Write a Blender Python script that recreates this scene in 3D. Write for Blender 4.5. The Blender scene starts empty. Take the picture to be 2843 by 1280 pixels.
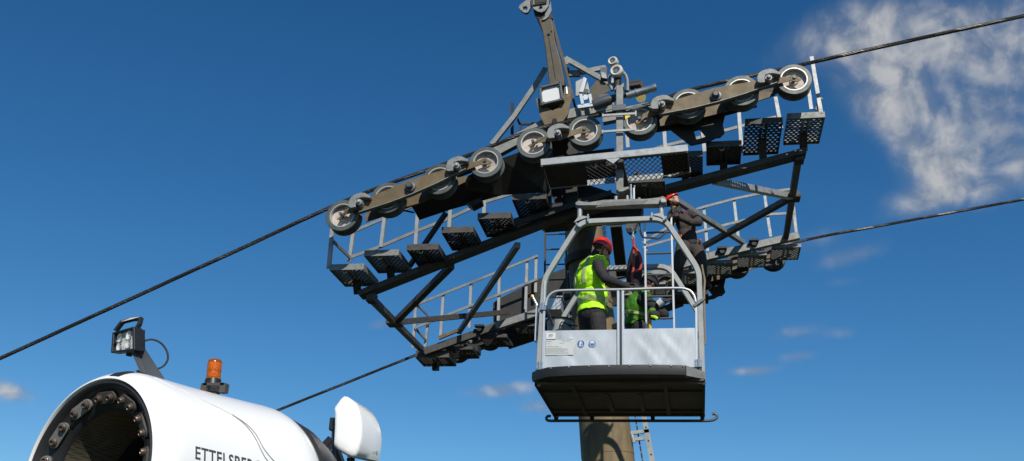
import bpy, bmesh, math, random
from math import sin, cos, pi, radians, atan2, sqrt, degrees
from mathutils import Vector, Matrix, Quaternion
random.seed(7)
C = bpy.context.scene.collection
Vv = Vector

# ------------------------------------------------------------------ mesh builder
class MB:
    def __init__(self): self.v = []; self.f = []
    def add(self, vs, fs):
        n = len(self.v); self.v += [tuple(p) for p in vs]; self.f += [[i+n for i in f] for f in fs]; return self
    def box(self, c, s, rot=None):
        c = Vv(c); hx, hy, hz = s[0]/2, s[1]/2, s[2]/2
        vs = [Vv((x, y, z)) for x in (-hx, hx) for y in (-hy, hy) for z in (-hz, hz)]
        if rot is not None: vs = [rot @ p for p in vs]
        return self.add([p+c for p in vs], [(0,1,3,2),(4,6,7,5),(0,4,5,1),(2,3,7,6),(0,2,6,4),(1,5,7,3)])
    def bar(self, p, q, w, h, up=(0,0,1)):
        """box from p to q: h along up, w across"""
        p, q = Vv(p), Vv(q); d = (q-p).normalized(); u = Vv(up)
        s = d.cross(u)
        if s.length < 1e-4: s = d.cross(Vv((0,1,0)))
        s.normalize(); u = s.cross(d)
        vs = [e + s*a*w/2 + u*b*h/2 for e in (p, q) for a, b in ((-1,-1),(1,-1),(1,1),(-1,1))]
        return self.add(vs, [(0,3,2,1),(4,5,6,7),(0,1,5,4),(1,2,6,5),(2,3,7,6),(3,0,4,7)])
    def angle(self, p, q, w, h, t=.008, up=(0,0,1)):
        """L profile"""
        p, q = Vv(p), Vv(q); d = (q-p).normalized(); u = Vv(up); s = d.cross(u)
        if s.length < 1e-4: s = d.cross(Vv((0,1,0)))
        s.normalize(); u = s.cross(d)
        prof = [(0,0),(w,0),(w,t),(t,t),(t,h),(0,h)]
        vs = [e + s*a + u*b for e in (p, q) for a, b in prof]; n = 6
        fs = [(i, (i+1) % n, (i+1) % n+n, i+n) for i in range(n)]
        return self.add(vs, fs+[(3,2,1,0),(5,4,3,0),(6,7,8,9),(6,9,10,11)])
    def poly(self, pts, r, n=8, closed=False, cap=True):
        """tube along a polyline"""
        pts = [Vv(p) for p in pts]; m = len(pts); rs = r if isinstance(r, (list, tuple)) else [r]*m
        ref = None; vs = []
        for i, p in enumerate(pts):
            a = pts[i-1] if (i > 0 or closed) else p; b = pts[(i+1) % m] if (i < m-1 or closed) else p
            d = (b-a).normalized()
            if ref is None:
                ref = d.orthogonal().normalized()
            else:
                ref = (ref - d*ref.dot(d)).normalized()
            s = d.cross(ref)
            vs += [p + (ref*cos(2*pi*k/n) + s*sin(2*pi*k/n))*rs[i] for k in range(n)]
        fs = []
        for i in range(m if closed else m-1):
            j = (i+1) % m
            fs += [(i*n+k, i*n+(k+1) % n, j*n+(k+1) % n, j*n+k) for k in range(n)]
        if cap and not closed: fs += [tuple(range(n))[::-1], tuple((m-1)*n+k for k in range(n))]
        return self.add(vs, fs)
    def tube(self, p, q, r, n=10, r2=None): return self.poly([p, q], [r, r if r2 is None else r2], n)
    def sweep(self, pts, prof, up=(0,1,0), closed=False):
        """profile (list of (side, up) offsets) swept along a polyline lying in a plane with normal up, mitred"""
        pts = [Vv(p) for p in pts]; m = len(pts); u = Vv(up).normalized(); n = len(prof); vs = []
        for i, p in enumerate(pts):
            d1 = (p-pts[i-1]).normalized() if (i > 0 or closed) else None
            d2 = (pts[(i+1) % m]-p).normalized() if (i < m-1 or closed) else None
            if d1 is None: d1 = d2
            if d2 is None: d2 = d1
            d = (d1+d2).normalized(); s = d.cross(u).normalized(); k = 1/max(.35, d.dot(d2))
            vs += [p + s*a*k + u*b for a, b in prof]
        fs = []
        for i in range(m if closed else m-1):
            j = (i+1) % m
            fs += [(i*n+k, i*n+(k+1) % n, j*n+(k+1) % n, j*n+k) for k in range(n)]
        if not closed: fs += [tuple(range(n))[::-1], tuple((m-1)*n+k for k in range(n))]
        return self.add(vs, fs)
    def prism(self, xz, y0, y1, hole=None):
        """polygon in the XZ plane between two Y values"""
        n = len(xz)
        vs = [(x, y0, z) for x, z in xz]+[(x, y1, z) for x, z in xz]
        fs = [tuple(range(n)), tuple(range(2*n-1, n-1, -1))]+[(i, i+n, (i+1) % n+n, (i+1) % n) for i in range(n)]
        return self.add(vs, fs)
    def lathe(self, prof, o, ax, n=32, closed=False, ang=None):
        """profile of (along axis, radius)"""
        o = Vv(o); ax = Vv(ax).normalized()
        s = ax.cross(Vv((0,0,1)))
        if s.length < 1e-3: s = Vv((1,0,0))
        s.normalize(); t = s.cross(ax); m = len(prof); vs = []
        for k in range(n):
            a = 2*pi*k/n
            vs += [o + ax*h + (s*cos(a)+t*sin(a))*max(r, 1e-4) for h, r in prof]
        fs = []
        for k in range(n):
            j = (k+1) % n
            for i in range(m if closed else m-1):
                i2 = (i+1) % m
                fs.append((k*m+i, j*m+i, j*m+i2, k*m+i2))
        return self.add(vs, fs)
    def ball(self, c, r, n=10, m=7, s=(1,1,1), rot=None):
        vs = []
        for i in range(m+1):
            th = pi*i/m
            for k in range(n):
                a = 2*pi*k/n; p = Vv((sin(th)*cos(a)*s[0], sin(th)*sin(a)*s[1], cos(th)*s[2]))*r
                if rot is not None: p = rot @ p
                vs.append(p+Vv(c))
        fs = [(i*n+k, (i+1)*n+k, (i+1)*n+(k+1) % n, i*n+(k+1) % n) for i in range(m) for k in range(n)]
        return self.add(vs, fs)

def link(o, parent=None):
    C.objects.link(o)
    if parent is not None: o.parent = parent
    return o
def base(o):
    """world position of the thing an object belongs to"""
    while o.parent is not None: o = o.parent
    return Vv(o.location)
def part(name, mb, m, parent=None, smooth=40, bevel=0, loc=None, label=None):
    me = bpy.data.meshes.new(name)
    off = base(parent) if parent is not None else (Vv(loc) if loc is not None else Vv((0,0,0)))
    me.from_pydata([tuple(Vv(p)-off) for p in mb.v], [], mb.f); me.update()
    bm = bmesh.new(); bm.from_mesh(me); bmesh.ops.remove_doubles(bm, verts=bm.verts, dist=1e-6)
    bmesh.ops.recalc_face_normals(bm, faces=bm.faces); bm.to_mesh(me); bm.free()
    for mm in (m if isinstance(m, (list, tuple)) else [m]): me.materials.append(mm)
    if smooth:
        for p in me.polygons: p.use_smooth = True
        me.set_sharp_from_angle(angle=radians(smooth))
    o = bpy.data.objects.new(name, me); link(o, parent)
    if parent is None: o.location = off
    if bevel:
        b = o.modifiers.new('bevel', 'BEVEL'); b.width = bevel; b.segments = 2; b.limit_method = 'ANGLE'; b.angle_limit = radians(50)
    if label: o['label'] = label
    return o
def tag(o, label, cat, group=None):
    o['label'] = label; o['category'] = cat
    if group: o['group'] = group
    return o
def thing(name, label, cat, loc, group=None):
    o = bpy.data.objects.new(name, None); o.empty_display_size = .1; link(o); o.location = loc
    return tag(o, label, cat, group)
def copy_part(o, parent, delta):
    c = o.copy(); link(c, parent); c.location = Vv(o.location)+Vv(delta)
    for ch in o.children:
        d = ch.copy(); link(d, c)
    return c

# ------------------------------------------------------------------ materials
def mat(name, c1, c2=None, scale=6, rough=.5, rv=.12, metal=0, bump=0, bscale=60, spec=.5, c3=None, s3=1.2, stretch=None, trans=0, coat=0):
    m = bpy.data.materials.new(name); m.use_nodes = True; nt = m.node_tree; N = nt.nodes; L = nt.links
    b = N['Principled BSDF']; c2 = c2 or tuple(x*.75 for x in c1)
    tc = N.new('ShaderNodeTexCoord'); oi = N.new('ShaderNodeObjectInfo'); mu = N.new('ShaderNodeMath'); mu.operation = 'MULTIPLY'; mu.inputs[1].default_value = 37.0; L.new(oi.outputs['Random'], mu.inputs[0]); va = N.new('ShaderNodeVectorMath'); va.operation = 'ADD'; L.new(tc.outputs['Object'], va.inputs[0]); L.new(mu.outputs[0], va.inputs[1]); src = va.outputs[0]
    if stretch:
        mp = N.new('ShaderNodeMapping'); mp.inputs['Scale'].default_value = stretch; L.new(src, mp.inputs[0]); src = mp.outputs[0]
    n = N.new('ShaderNodeTexNoise'); n.inputs['Scale'].default_value = scale; n.inputs['Detail'].default_value = 6; n.inputs['Roughness'].default_value = .65
    L.new(src, n.inputs['Vector'])
    r = N.new('ShaderNodeValToRGB'); r.color_ramp.elements[0].position = .35; r.color_ramp.elements[1].position = .68
    r.color_ramp.elements[0].color = (*c1, 1); r.color_ramp.elements[1].color = (*c2, 1)
    L.new(n.outputs['Fac'], r.inputs[0]); out = r.outputs[0]
    if c3:
        n3 = N.new('ShaderNodeTexNoise'); n3.inputs['Scale'].default_value = s3; n3.inputs['Detail'].default_value = 8; n3.inputs['Roughness'].default_value = .7
        L.new(src, n3.inputs['Vector'])
        r3 = N.new('ShaderNodeValToRGB'); r3.color_ramp.elements[0].position = .52; r3.color_ramp.elements[1].position = .66
        L.new(n3.outputs['Fac'], r3.inputs[0])
        mx = N.new('ShaderNodeMix'); mx.data_type = 'RGBA'; L.new(r3.outputs[0], mx.inputs[0]); L.new(out, mx.inputs[6]); mx.inputs[7].default_value = (*c3, 1); out = mx.outputs[2]
    L.new(out, b.inputs['Base Color'])
    mr = N.new('ShaderNodeMapRange'); mr.inputs[3].default_value = max(.02, rough-rv); mr.inputs[4].default_value = min(1, rough+rv)
    L.new(n.outputs['Fac'], mr.inputs[0]); L.new(mr.outputs[0], b.inputs['Roughness'])
    b.inputs['Metallic'].default_value = metal; b.inputs['Specular IOR Level'].default_value = spec
    if trans: b.inputs['Transmission Weight'].default_value = trans
    if coat: b.inputs['Coat Weight'].default_value = coat; b.inputs['Coat Roughness'].default_value = .08
    if bump:
        nb = N.new('ShaderNodeTexNoise'); nb.inputs['Scale'].default_value = bscale; nb.inputs['Detail'].default_value = 4; L.new(src, nb.inputs['Vector'])
        bp = N.new('ShaderNodeBump'); bp.inputs['Strength'].default_value = bump; bp.inputs['Distance'].default_value = .02
        L.new(nb.outputs['Fac'], bp.inputs['Height']); L.new(bp.outputs[0], b.inputs['Normal'])
    return m
M = {}
M['galv'] = mat('galvanised_steel', (0.228,0.232,0.22), (0.162,0.166,0.156), 14, .58, .12, .2, c3=(0.132,0.13,0.118), s3=3)
M['galv_dark'] = mat('dark_and_shaded_galvanised_steel', (.062,.058,.052), (.038,.035,.031), 9, .65, .1, .1, c3=(.085,.078,.066), s3=2)  # dark steel; on treads and beams its tone also carries painted-in shade
M['galv_light'] = mat('pale_galvanised_steel', (0.338,0.344,0.333), (0.257,0.263,0.257), 12, .5, .12, .25, c3=(0.216,0.216,0.203), s3=3)
M['dark'] = mat('dark_steel', (.03,.028,.026), (.018,.017,.016), 8, .6, .1, .3)
M['brown'] = mat('brown_primed_steel', (.13,.092,.038), (.088,.06,.027), 7, .6, .1, .05, c3=(.16,.12,.062), s3=4)
M['mast'] = mat('olive_brown_steel', (0.0718,0.0552,0.0313), (0.0506,0.0396,0.023), 9, .6, .1, .05, c3=(0.092,0.0764,0.0478), s3=3)
M['tyre'] = mat('sheave_flange', (0.0978,0.109,0.0978), (0.0575,0.0644,0.0598), 10, .5, .12, .2, c3=(0.046,0.0483,0.0437), s3=3)
M['rim'] = mat('polished_rim', (.5,.5,.47), (.36,.36,.33), 18, .42, .1, .5)
M['web'] = mat('pale_wheel_dish', (.52,.45,.40), (.38,.32,.28), 7, .75, .1, 0, c3=(.17,.14,.12), s3=4)
M['chrome'] = mat('bright_steel', (.46,.48,.48), (.34,.36,.36), 12, .3, .1, .8)
M['rope'] = mat('greased_wire', (.055,.05,.042), (.03,.027,.023), 30, .45, .1, .5, c3=(.11,.1,.085), s3=20)
M['rubber'] = mat('black_rubber', (.02,.02,.021), (.012,.012,.013), 10, .5, .12, 0)
M['sheet'] = mat('aluminium_sheet', (.58,.59,.585), (.48,.49,.49), 5, .34, .1, .4, bump=.03, bscale=5, stretch=(1,1,.35), c3=(.43,.435,.435), s3=2.5)
M['alu'] = mat('aluminium_tube', (0.546,0.559,0.552), (0.429,0.442,0.442), 12, .38, .08, .6)
M['frame'] = mat('cabin_frame_paint', (.32,.325,.31), (.255,.26,.25), 10, .45, .1, .2, c3=(.215,.22,.21), s3=3)
M['under'] = mat('cabin_underside', (.11,.08,.056), (.05,.04,.032), 4, .6, .1, .1, c3=(.14,.10,.07), s3=2)
M['white'] = mat('white_gelcoat', (.86,.85,.82), (.83,.82,.79), 3, .25, .06, 0, coat=.4)
M['offwhite'] = mat('white_plastic', (.78,.77,.74), (.75,.74,.71), 4, .35, .06, 0)
M['black'] = mat('black_plastic', (.018,.018,.02), (.012,.012,.014), 9, .38, .1, 0)
M['greypaint'] = mat('grey_painted_steel', (.085,.092,.10), (.06,.067,.074), 9, .45, .1, .2)
M['paper'] = mat('sticker_white', (.6,.61,.6), (.56,.57,.56), 8, .5, .05, 0)
M['ink'] = mat('printed_ink', (.07,.07,.07), (.05,.05,.05), 8, .5, .05, 0)
M['greyink'] = mat('pale_print', (.33,.33,.33), (.29,.29,.29), 40, .5, .05, 0)
M['redink'] = mat('red_print', (.5,.12,.1), (.45,.1,.08), 20, .5, .05, 0)
M['blueink'] = mat('blue_print', (.02,.1,.32), (.018,.085,.28), 8, .5, .05, 0)
M['red'] = mat('red_helmet_shell', (.80,.03,.016), (.72,.025,.014), 5, .3, .06, 0, coat=.5)
M['redrope'] = mat('red_webbing', (.42,.045,.035), (.3,.03,.025), 40, .7, .05, 0)
M['yellow'] = mat('yellow_webbing', (.65,.42,.03), (.5,.32,.03), 40, .7, .05, 0)
M['skin'] = mat('skin', (.5,.29,.2), (.42,.23,.16), 9, .5, .05, 0)
M['hair'] = mat('dark_hair', (.03,.022,.018), (.02,.015,.012), 30, .7, .05, 0)
M['jacket'] = mat('black_cloth', (.02,.018,.019), (.013,.012,.013), 14, .85, .06, 0, bump=.5, bscale=22)
M['suit'] = mat('charcoal_brown_cloth', (.046,.036,.032), (.03,.024,.022), 10, .85, .06, 0, bump=.6, bscale=18)
M['trousers'] = mat('dark_work_trousers', (.03,.027,.027), (.018,.017,.017), 10, .85, .06, 0, bump=.6, bscale=16)
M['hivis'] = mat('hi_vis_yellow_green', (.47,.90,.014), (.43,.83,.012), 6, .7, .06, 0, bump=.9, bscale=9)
M['hivis_shaded'] = mat('hi_vis_shaded_green', (.055,.21,.006), (.04,.16,.005), 6, .7, .06, 0, bump=.8, bscale=9)  # vest green darkened so the colour carries the shade on the man
M['reflex'] = mat('silver_reflective_band', (.42,.48,.22), (.34,.4,.16), 12, .5, .06, .1)
M['glove'] = mat('dark_glove', (.03,.028,.03), (.02,.018,.02), 20, .8, .05, 0)
M['amber'] = mat('amber_lens', (.95,.27,.008), (.9,.22,.006), 9, .1, .04, 0, trans=.8)
M['amber_core'] = mat('amber_core', (.95,.6,.12), (.9,.5,.08), 20, .25, .05, 0)
M['glass'] = mat('lamp_glass', (.75,.75,.74), (.65,.65,.65), 9, .1, .04, 0, trans=.9)
M['mirror'] = mat('lamp_reflector', (.8,.8,.78), (.5,.5,.49), 30, .3, .1, .25)
M['mesh'] = mat('perforated_screen', (.2,.17,.11), (.14,.115,.07), 8, .5, .1, .3, c3=(.2,.14,.02), s3=6)
M['bronze'] = mat('bronze_nozzle', (.16,.11,.085), (.10,.07,.055), 14, .4, .1, .5)
M['conc'] = mat('tower_paint', (.20,.145,.072), (.14,.102,.054), 5, .7, .1, 0.05, c3=(.10,.075,.045), s3=3, stretch=(1,1,.25))
M['brass'] = mat('yellow_chromate', (.6,.45,.12), (.45,.33,.09), 14, .3, .1, .8)
M['screen'] = mat('yellow_sticker', (.7,.55,.02), None, 8, .5)

# perforated sheet: round holes in a regular grid (object coordinates)
pm = mat('perforated_screen_holes', (.13,.115,.085), (.09,.08,.055), 8, .55, .1, .2, c3=(.15,.11,.02), s3=3); M['perf'] = pm
nt = pm.node_tree; N = nt.nodes; L = nt.links; b = N['Principled BSDF']; lk = b.inputs['Base Color'].links[0].from_socket
vo = N.new('ShaderNodeTexVoronoi'); vo.inputs['Scale'].default_value = 92; vo.inputs['Randomness'].default_value = 0
tc = N.new('ShaderNodeTexCoord'); mp = N.new('ShaderNodeMapping'); mp.inputs['Rotation'].default_value = (0,0,radians(21)); L.new(tc.outputs['Object'], mp.inputs[0]); L.new(mp.outputs[0], vo.inputs['Vector'])
rp = N.new('ShaderNodeValToRGB'); rp.color_ramp.elements[0].position = .30; rp.color_ramp.elements[1].position = .40; L.new(vo.outputs['Distance'], rp.inputs[0])
mx = N.new('ShaderNodeMix'); mx.data_type = 'RGBA'; L.new(rp.outputs[0], mx.inputs[0]); mx.inputs[6].default_value = (.01,.009,.008,1); L.new(lk, mx.inputs[7]); L.new(mx.outputs[2], b.inputs['Base Color'])
M['plat'] = mat('bright_galvanised_angle', (0.324,0.342,0.342), (0.252,0.266,0.266), 16, .5, .12, .25, c3=(0.204,0.21,0.206), s3=4)

# ------------------------------------------------------------------ ground
gm = mat('meadow_ground', (.022,.03,.012), (.015,.02,.009), .35, .95, .03, 0, c3=(.035,.03,.018), s3=.08)
g = MB().add([(-3000,-3000,0),(3000,-3000,0),(3000,3000,0),(-3000,3000,0)], [(0,1,2,3)])
go = part('ground', g, gm); go['kind'] = 'structure'

# ------------------------------------------------------------------ tower
T = thing('lift_tower', 'tall round lift tower with dark cross arm and leaning brown mast behind the cabin', 'lift tower', (0,4.0,0))
PB, PT = Vv((0,4,0)), Vv((-.885,4,8.27))
pa = (PT-PB).normalized(); pl = (PT-PB).length
pole = part('pole', MB().lathe([(0,.5),(pl*.52,.385),(pl*.52,.39),(pl*.94,.29),(pl,.285),(pl,.0)], PB, pa, 40), M['conc'], T)
part('flange', MB().lathe([(pl*.885,.0),(pl*.885,.36),(pl*.90,.36),(pl*.90,.0)], PB, pa, 40), M['galv_dark'], pole)
part('seam_ring', MB().lathe([(pl*.80,.318),(pl*.80,.332),(pl*.808,.332),(pl*.808,.318)], PB, pa, 40, closed=True), M['conc'], pole)
# cross arm: tapered box along Y
def arm_ring(y, hw, z0, z1): return [(-.965-hw,y,z0),(-.965+hw,y,z0),(-.965+hw,y,z1),(-.965-hw,y,z1)]
am = MB(); rings = [arm_ring(*a) for a in ((.95,.13,8.48,8.75),(1.8,.15,8.36,8.76),(3.5,.2,8.15,8.8),(4.4,.2,8.15,8.8),(6.4,.15,8.3,8.76),(7.0,.13,8.45,8.75))]
am.add([p for r in rings for p in r], [(i*4+k, i*4+(k+1) % 4, i*4+4+(k+1) % 4, i*4+4+k) for i in range(5) for k in range(4)]+[(0,3,2,1),(20,21,22,23)])
arm = part('cross_arm', am, M['galv_dark'], T, smooth=0, bevel=.012)
ep = [(-1.119,0.95,8.72), (-0.846,0.95,8.778), (-0.808,0.95,8.517), (-1.089,0.95,8.455)]
cx = sum(p[0] for p in ep)/4; cz = sum(p[2] for p in ep)/4
e = MB(); pts = [(p[0],p[2]) for p in ep]; e.prism(pts, .91, .95)
endp = part('end_plate', e, M['paper'], arm, smooth=0)
fr = MB()
for i in range(4):
    a, b = Vv(ep[i]), Vv(ep[(i+1) % 4]); k = (b-a).normalized()*.02
    fr.bar((a.x-k.x, .915, a.z-k.z), (b.x+k.x, .915, b.z+k.z), .09, .028, (0,0,1) if i % 2 == 0 else (1,0,0))
part('clamp_frame', fr, M['greypaint'], arm, smooth=0, bevel=.004)
for p in ep:
    q = Vv(p)*.8+Vv((cx,.95,cz))*.2; part('bolt', MB().tube((q.x,.885,q.z), (q.x,.92,q.z), .014, 6), M['dark'], arm)
# fork plate below the end of the arm
fk = MB(); P = lambda *q: (q[0], q[2])
fk.prism([P(*(-1.19,1.0,8.603)), P(*(-1.123,1.0,8.588)), P(*(-1.044,1.0,8.464)), P(*(-0.948,1.0,8.39)), P(*(-0.856,1.0,8.453)), P(*(-0.811,1.0,8.557)), P(*(-0.796,1.0,8.75)), P(*(-0.726,1.0,8.746)), P(*(-0.695,1.0,8.545)), P(*(-0.741,1.0,8.318)), P(*(-0.814,1.0,8.206)), P(*(-1.056,1.0,8.178)), P(*(-1.12,1.0,8.324))], 0.955, 0.98)
fork = part('fork_plate', fk, M['brown'], T, smooth=0)
part('pivot_boss', MB().tube((-0.916,0.93,8.215), (-0.927,1.0,8.255), .035, 16), M['greypaint'], fork)
# leaning mast
ms = MB().prism([P(*(-1.218,1.15,10.024)), P(*(-1.163,1.15,9.844)), P(*(-1.111,1.15,9.539)), P(*(-1.074,1.15,9.24)), P(*(-1.034,1.15,8.879)), P(*(-0.823,1.15,8.898)), P(*(-0.827,1.15,8.999)), P(*(-0.891,1.15,9.34)), P(*(-0.965,1.15,9.619)), P(*(-1.0,1.15,9.854)), P(*(-1.04,1.15,10.08)), P(*(-1.277,1.15,10.16))], 1.15, 1.36)
mast = part('mast', ms, M['mast'], T, smooth=0, bevel=.012)
part('mast_flange', MB().prism([P(*(-1.028,1.2,10.115)), P(*(-0.967,1.2,9.862)), P(*(-0.871,1.2,9.484)), P(*(-0.798,1.2,9.207)), P(*(-0.757,1.2,9.025)), P(*(-0.666,1.2,8.611)), P(*(-0.698,1.2,8.613)), P(*(-0.791,1.2,9.027)), P(*(-0.921,1.2,9.511)), P(*(-1.002,1.2,9.877)), P(*(-1.057,1.2,10.105))], 1.18, 1.40), M['mast'], mast, smooth=0)
part('seam', MB().poly([(-1.063,1.146,9.717), (-1.014,1.146,9.414), (-0.952,1.146,9.016)], .004, 5), M['dark'], mast)
hb = MB().tube((-1.063,1.14,9.745), (-1.068,1.17,9.766), .021, 14); hb.tube((-1.024,1.14,9.802), (-1.029,1.17,9.823), .011, 10)
part('hole', hb, M['dark'], mast)
hd = MB().prism([P(*(-1.327,1.1,10.415)), P(*(-1.317,1.1,10.259)), P(*(-1.29,1.1,10.185)), P(*(-1.228,1.1,10.13)), P(*(-1.168,1.1,10.109)), P(*(-1.119,1.1,10.134)), P(*(-1.071,1.1,10.213)), P(*(-1.065,1.1,10.392))], 1.09, 1.12)
head = part('mast_head', hd, M['galv'], mast, smooth=0)
part('socket', MB().prism([P(*(-1.278,1.08,10.396)), P(*(-1.267,1.08,10.264)), P(*(-1.11,1.08,10.276)), P(*(-1.117,1.08,10.382))], 1.075, 1.088).tube((-1.179,1.08,10.182), (-1.181,1.095,10.193), .026, 14), M['dark'], head)
part('socket_rim', MB().poly([(-1.3,1.075,10.395), (-1.289,1.075,10.236), (-1.103,1.075,10.252), (-1.096,1.075,10.376)], .012, 4), M['brown'], mast, smooth=0)
hk = MB().prism([P(*(-1.519,1.16,10.271)), P(*(-1.5,1.16,10.312)), P(*(-1.377,1.16,10.415)), P(*(-1.326,1.16,10.411)), P(*(-1.327,1.16,10.279)), P(*(-1.379,1.16,10.17)), P(*(-1.419,1.16,10.165)), P(*(-1.47,1.16,10.195)), P(*(-1.441,1.16,10.223)), P(*(-1.395,1.16,10.207)), P(*(-1.38,1.16,10.25)), P(*(-1.413,1.16,10.284)), P(*(-1.458,1.16,10.272)), P(*(-1.451,1.16,10.218)), P(*(-1.481,1.16,10.208))], 1.15, 1.2)
part('hook_plate', hk, M['galv'], mast, smooth=0)
hk = MB().prism([P(*(-1.046,1.12,10.321)), P(*(-1.028,1.12,10.153)), P(*(-1.07,1.12,10.05)), P(*(-1.118,1.12,10.007)), P(*(-1.173,1.12,10.0)), P(*(-1.12,1.12,10.06)), P(*(-1.121,1.12,10.107)), P(*(-1.073,1.12,10.192))], 1.125, 1.15)
part('hook_plate', hk, M['galv'], mast, smooth=0)
part('pin_block', MB().prism([P(*(-1.307,1.2,10.234)), P(*(-1.283,1.2,10.124)), P(*(-1.226,1.2,10.048)), P(*(-1.011,1.2,10.03)), P(*(-1.054,1.2,10.176)), P(*(-1.174,1.2,10.175))], 1.145, 1.2), M['dark'], mast, smooth=0)
# braces of the mast
b = MB().bar((-1.182,1.7,9.55), (-1.326,1.7,9.268), .07, .05, (0,1,0)); b.bar((-1.326,1.7,9.268), (-1.632,1.7,8.748), .07, .05, (0,1,0)); b.bar((-1.632,1.7,8.748), (-1.935,1.7,8.316), .07, .05, (0,1,0))
part('mast_brace', b, M['galv'], T, smooth=0)
b = MB().bar((-0.866,1.5,9.564), (-0.229,1.5,9.105), .07, .06, (0,1,0)); b.prism([P(*(-0.885,1.45,9.55)), P(*(-0.82,1.45,9.545)), P(*(-0.804,1.45,9.446)), P(*(-0.862,1.45,9.416))], 1.44, 1.46)
part('mast_brace', b, M['galv'], T, smooth=0)
b = MB().bar((-0.832,1.6,9.369), (-0.653,1.6,9.356), .05, .09); b.bar((-0.653,1.6,9.379), (-0.297,1.6,9.435), .04, .07); b.box((-0.312,1.55,9.335), (.07,.1,.15)); b.bar((-0.834,1.6,9.462), (-0.831,1.6,9.323), .03, .05, (0,1,0))
part('cable_bracket', b, M['galv'], T, smooth=0)
b = MB().bar((-1.705,1.9,9.109), (-1.681,1.9,8.589), .04, .05, (0,1,0)); b.bar((-1.62,1.9,8.86), (-1.575,1.9,8.743), .03, .03); b.bar((-1.575,1.9,8.743), (-1.301,1.9,8.738), .03, .03); b.bar((-1.565,1.9,8.754), (-1.56,1.9,8.628), .03, .03, (0,1,0))
part('guard_post', b, M['dark'], T, smooth=0)
b = MB()
b.bar((-1.104,1.3,9.144), (-1.106,1.3,8.975), .012, .012, (0,1,0)); b.tube((-0.772,0.96,8.746), (-0.761,0.96,8.637), .018, 8)
part('stud', b, M['chrome'], T)
# hangers carrying the catwalks
h = MB().box((-1.15,1.85,7.75), (.16,.12,1.25)); h.box((-.78,1.85,7.75), (.16,.12,1.25)); part('hanger_plate', h, M['dark'], T, smooth=0)
h = MB().box((-1.1,6.2,8.0), (.16,.12,1.0)); h.box((-.7,6.2,8.0), (.16,.12,1.0)); part('hanger_plate', h, M['dark'], T, smooth=0)
g = MB().add([(-1.9,1.5,6.82),(-.2,1.5,7.35),(-.55,3.7,8.1),(-1.3,3.7,8.1),(-1.9,1.5,6.9),(-.2,1.5,7.43),(-.55,3.7,8.3),(-1.3,3.7,8.3)], [(0,3,2,1),(4,5,6,7),(0,1,5,4),(1,2,6,5),(2,3,7,6),(3,0,4,7)])
part('gusset', g, M['dark'], T, smooth=0)

# ------------------------------------------------------------------ catwalks
FB = [(-3.698,1.75,6.08), (-1.101,1.75,7.1), (2.399,1.75,7.981)]
RB = [(-3.974,6.2,6.568), (-2.674,6.2,7.03), (1.157,6.2,8.273), (2.747,6.2,8.627)]
def zline(pts, x):
    for a, b in zip(pts, pts[1:]):
        if x <= b[0] or b is pts[-1]: return a[2]+(b[2]-a[2])*(x-a[0])/(b[0]-a[0])
def slotted(w, d, fas):
    """slotted tread: folded front plate, side flanges, and a grid of slots; origin at front lower left corner"""
    m = MB(); t = .006
    m.box((w/2, t/2, fas/2), (w, t, fas)); m.box((t/2, d/2, fas/2), (t, d-.02, fas)); m.box((w-t/2, d/2, fas/2), (t, d-.02, fas)); m.box((w/2, d-t/2, fas/2), (w, t, fas))
    rows = 13
    for i in range(rows+1):
        y = .02+(d-.04)*i/rows; m.box((w/2, y, fas*.35), (w-.014, .030, .006))
        if i < rows:
            nx = 7
            for k in range(nx):
                x = .01+(w-.02)*(k+(.5 if i % 2 else 0))/nx
                m.box((x+.012, y+(d-.04)/rows/2, fas*.35), (.034, (d-.04)/rows-.02, .0055))
    for x in (w*.43, w*.57): m.box((x, d/2, fas*.35-.018), (.03, d-.03, .03))
    return m
def catwalk(name, label, loc, beam, byw, bh, treads, ty, td, posts, rails, fasc=.085, tmat=()):
    t = thing(name, label, 'catwalk', loc, 'catwalks beside the sheaves')
    m = MB()
    prof = [(-byw/2,-bh/2),(byw/2,-bh/2),(byw/2,bh/2),(-byw/2,bh/2)]
    for a, b2 in zip(beam, beam[1:]): part('support_beam', MB().bar(a, b2, byw, bh), M['galv_dark'] if fasc > .08 or a[0] < -3 else M['galv'], t, smooth=0, bevel=.006)  # beams lying in shade take the darker steel, shade put into the colour
    for ti, (x0, x1, z) in enumerate(treads):
        dd_ = td[ti] if isinstance(td, list) else td; s = slotted(x1-x0, dd_, fasc if fasc > .07 or ti else .13); s.v = [(p[0]+x0, p[1]+ty, p[2]+z) for p in s.v]
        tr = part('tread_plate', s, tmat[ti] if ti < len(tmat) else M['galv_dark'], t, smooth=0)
        if fasc > .07: zb = zline(beam, (x0+x1)/2); part('bracket', MB().bar(((x0+x1)/2, 1.62, z+.01), ((x0+x1)/2, 1.74, zb+.03), .10, .05, (0,1,0)), M['dark'], tr, smooth=0)
        for bx_ in (.08,.5,.92): part('bolt', MB().ball((x0+(x1-x0)*bx_, ty-.001, z+fasc*.72), .009, 6, 4), M['galv'], tr)
        r = MB().poly([((x0+x1)/2-.03+.025*cos(a), ty+.05, z-.005+.025*sin(a)) for a in [2*pi*k/10 for k in range(10)]], .009, 6, closed=True)
        r.box(((x0+x1)/2, ty+.05, z+.005), (.12,.03,.012)); part('pipe_clip', r, M['galv_light'], tr)
    for a, b2 in posts: part('handrail_post', MB().angle(a, b2, .05, .05, .008, (0,1,0)), M['galv_light'], t, smooth=0)
    for pts in rails:
        m = MB()
        for a, b2 in zip(pts, pts[1:]): m.bar(a, b2, .02, .045)
        part('handrail', m, M['galv'], t, smooth=0)
    return t
def tr(a, b): return (a[0], b[0], (a[2]+b[2])/2)
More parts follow.
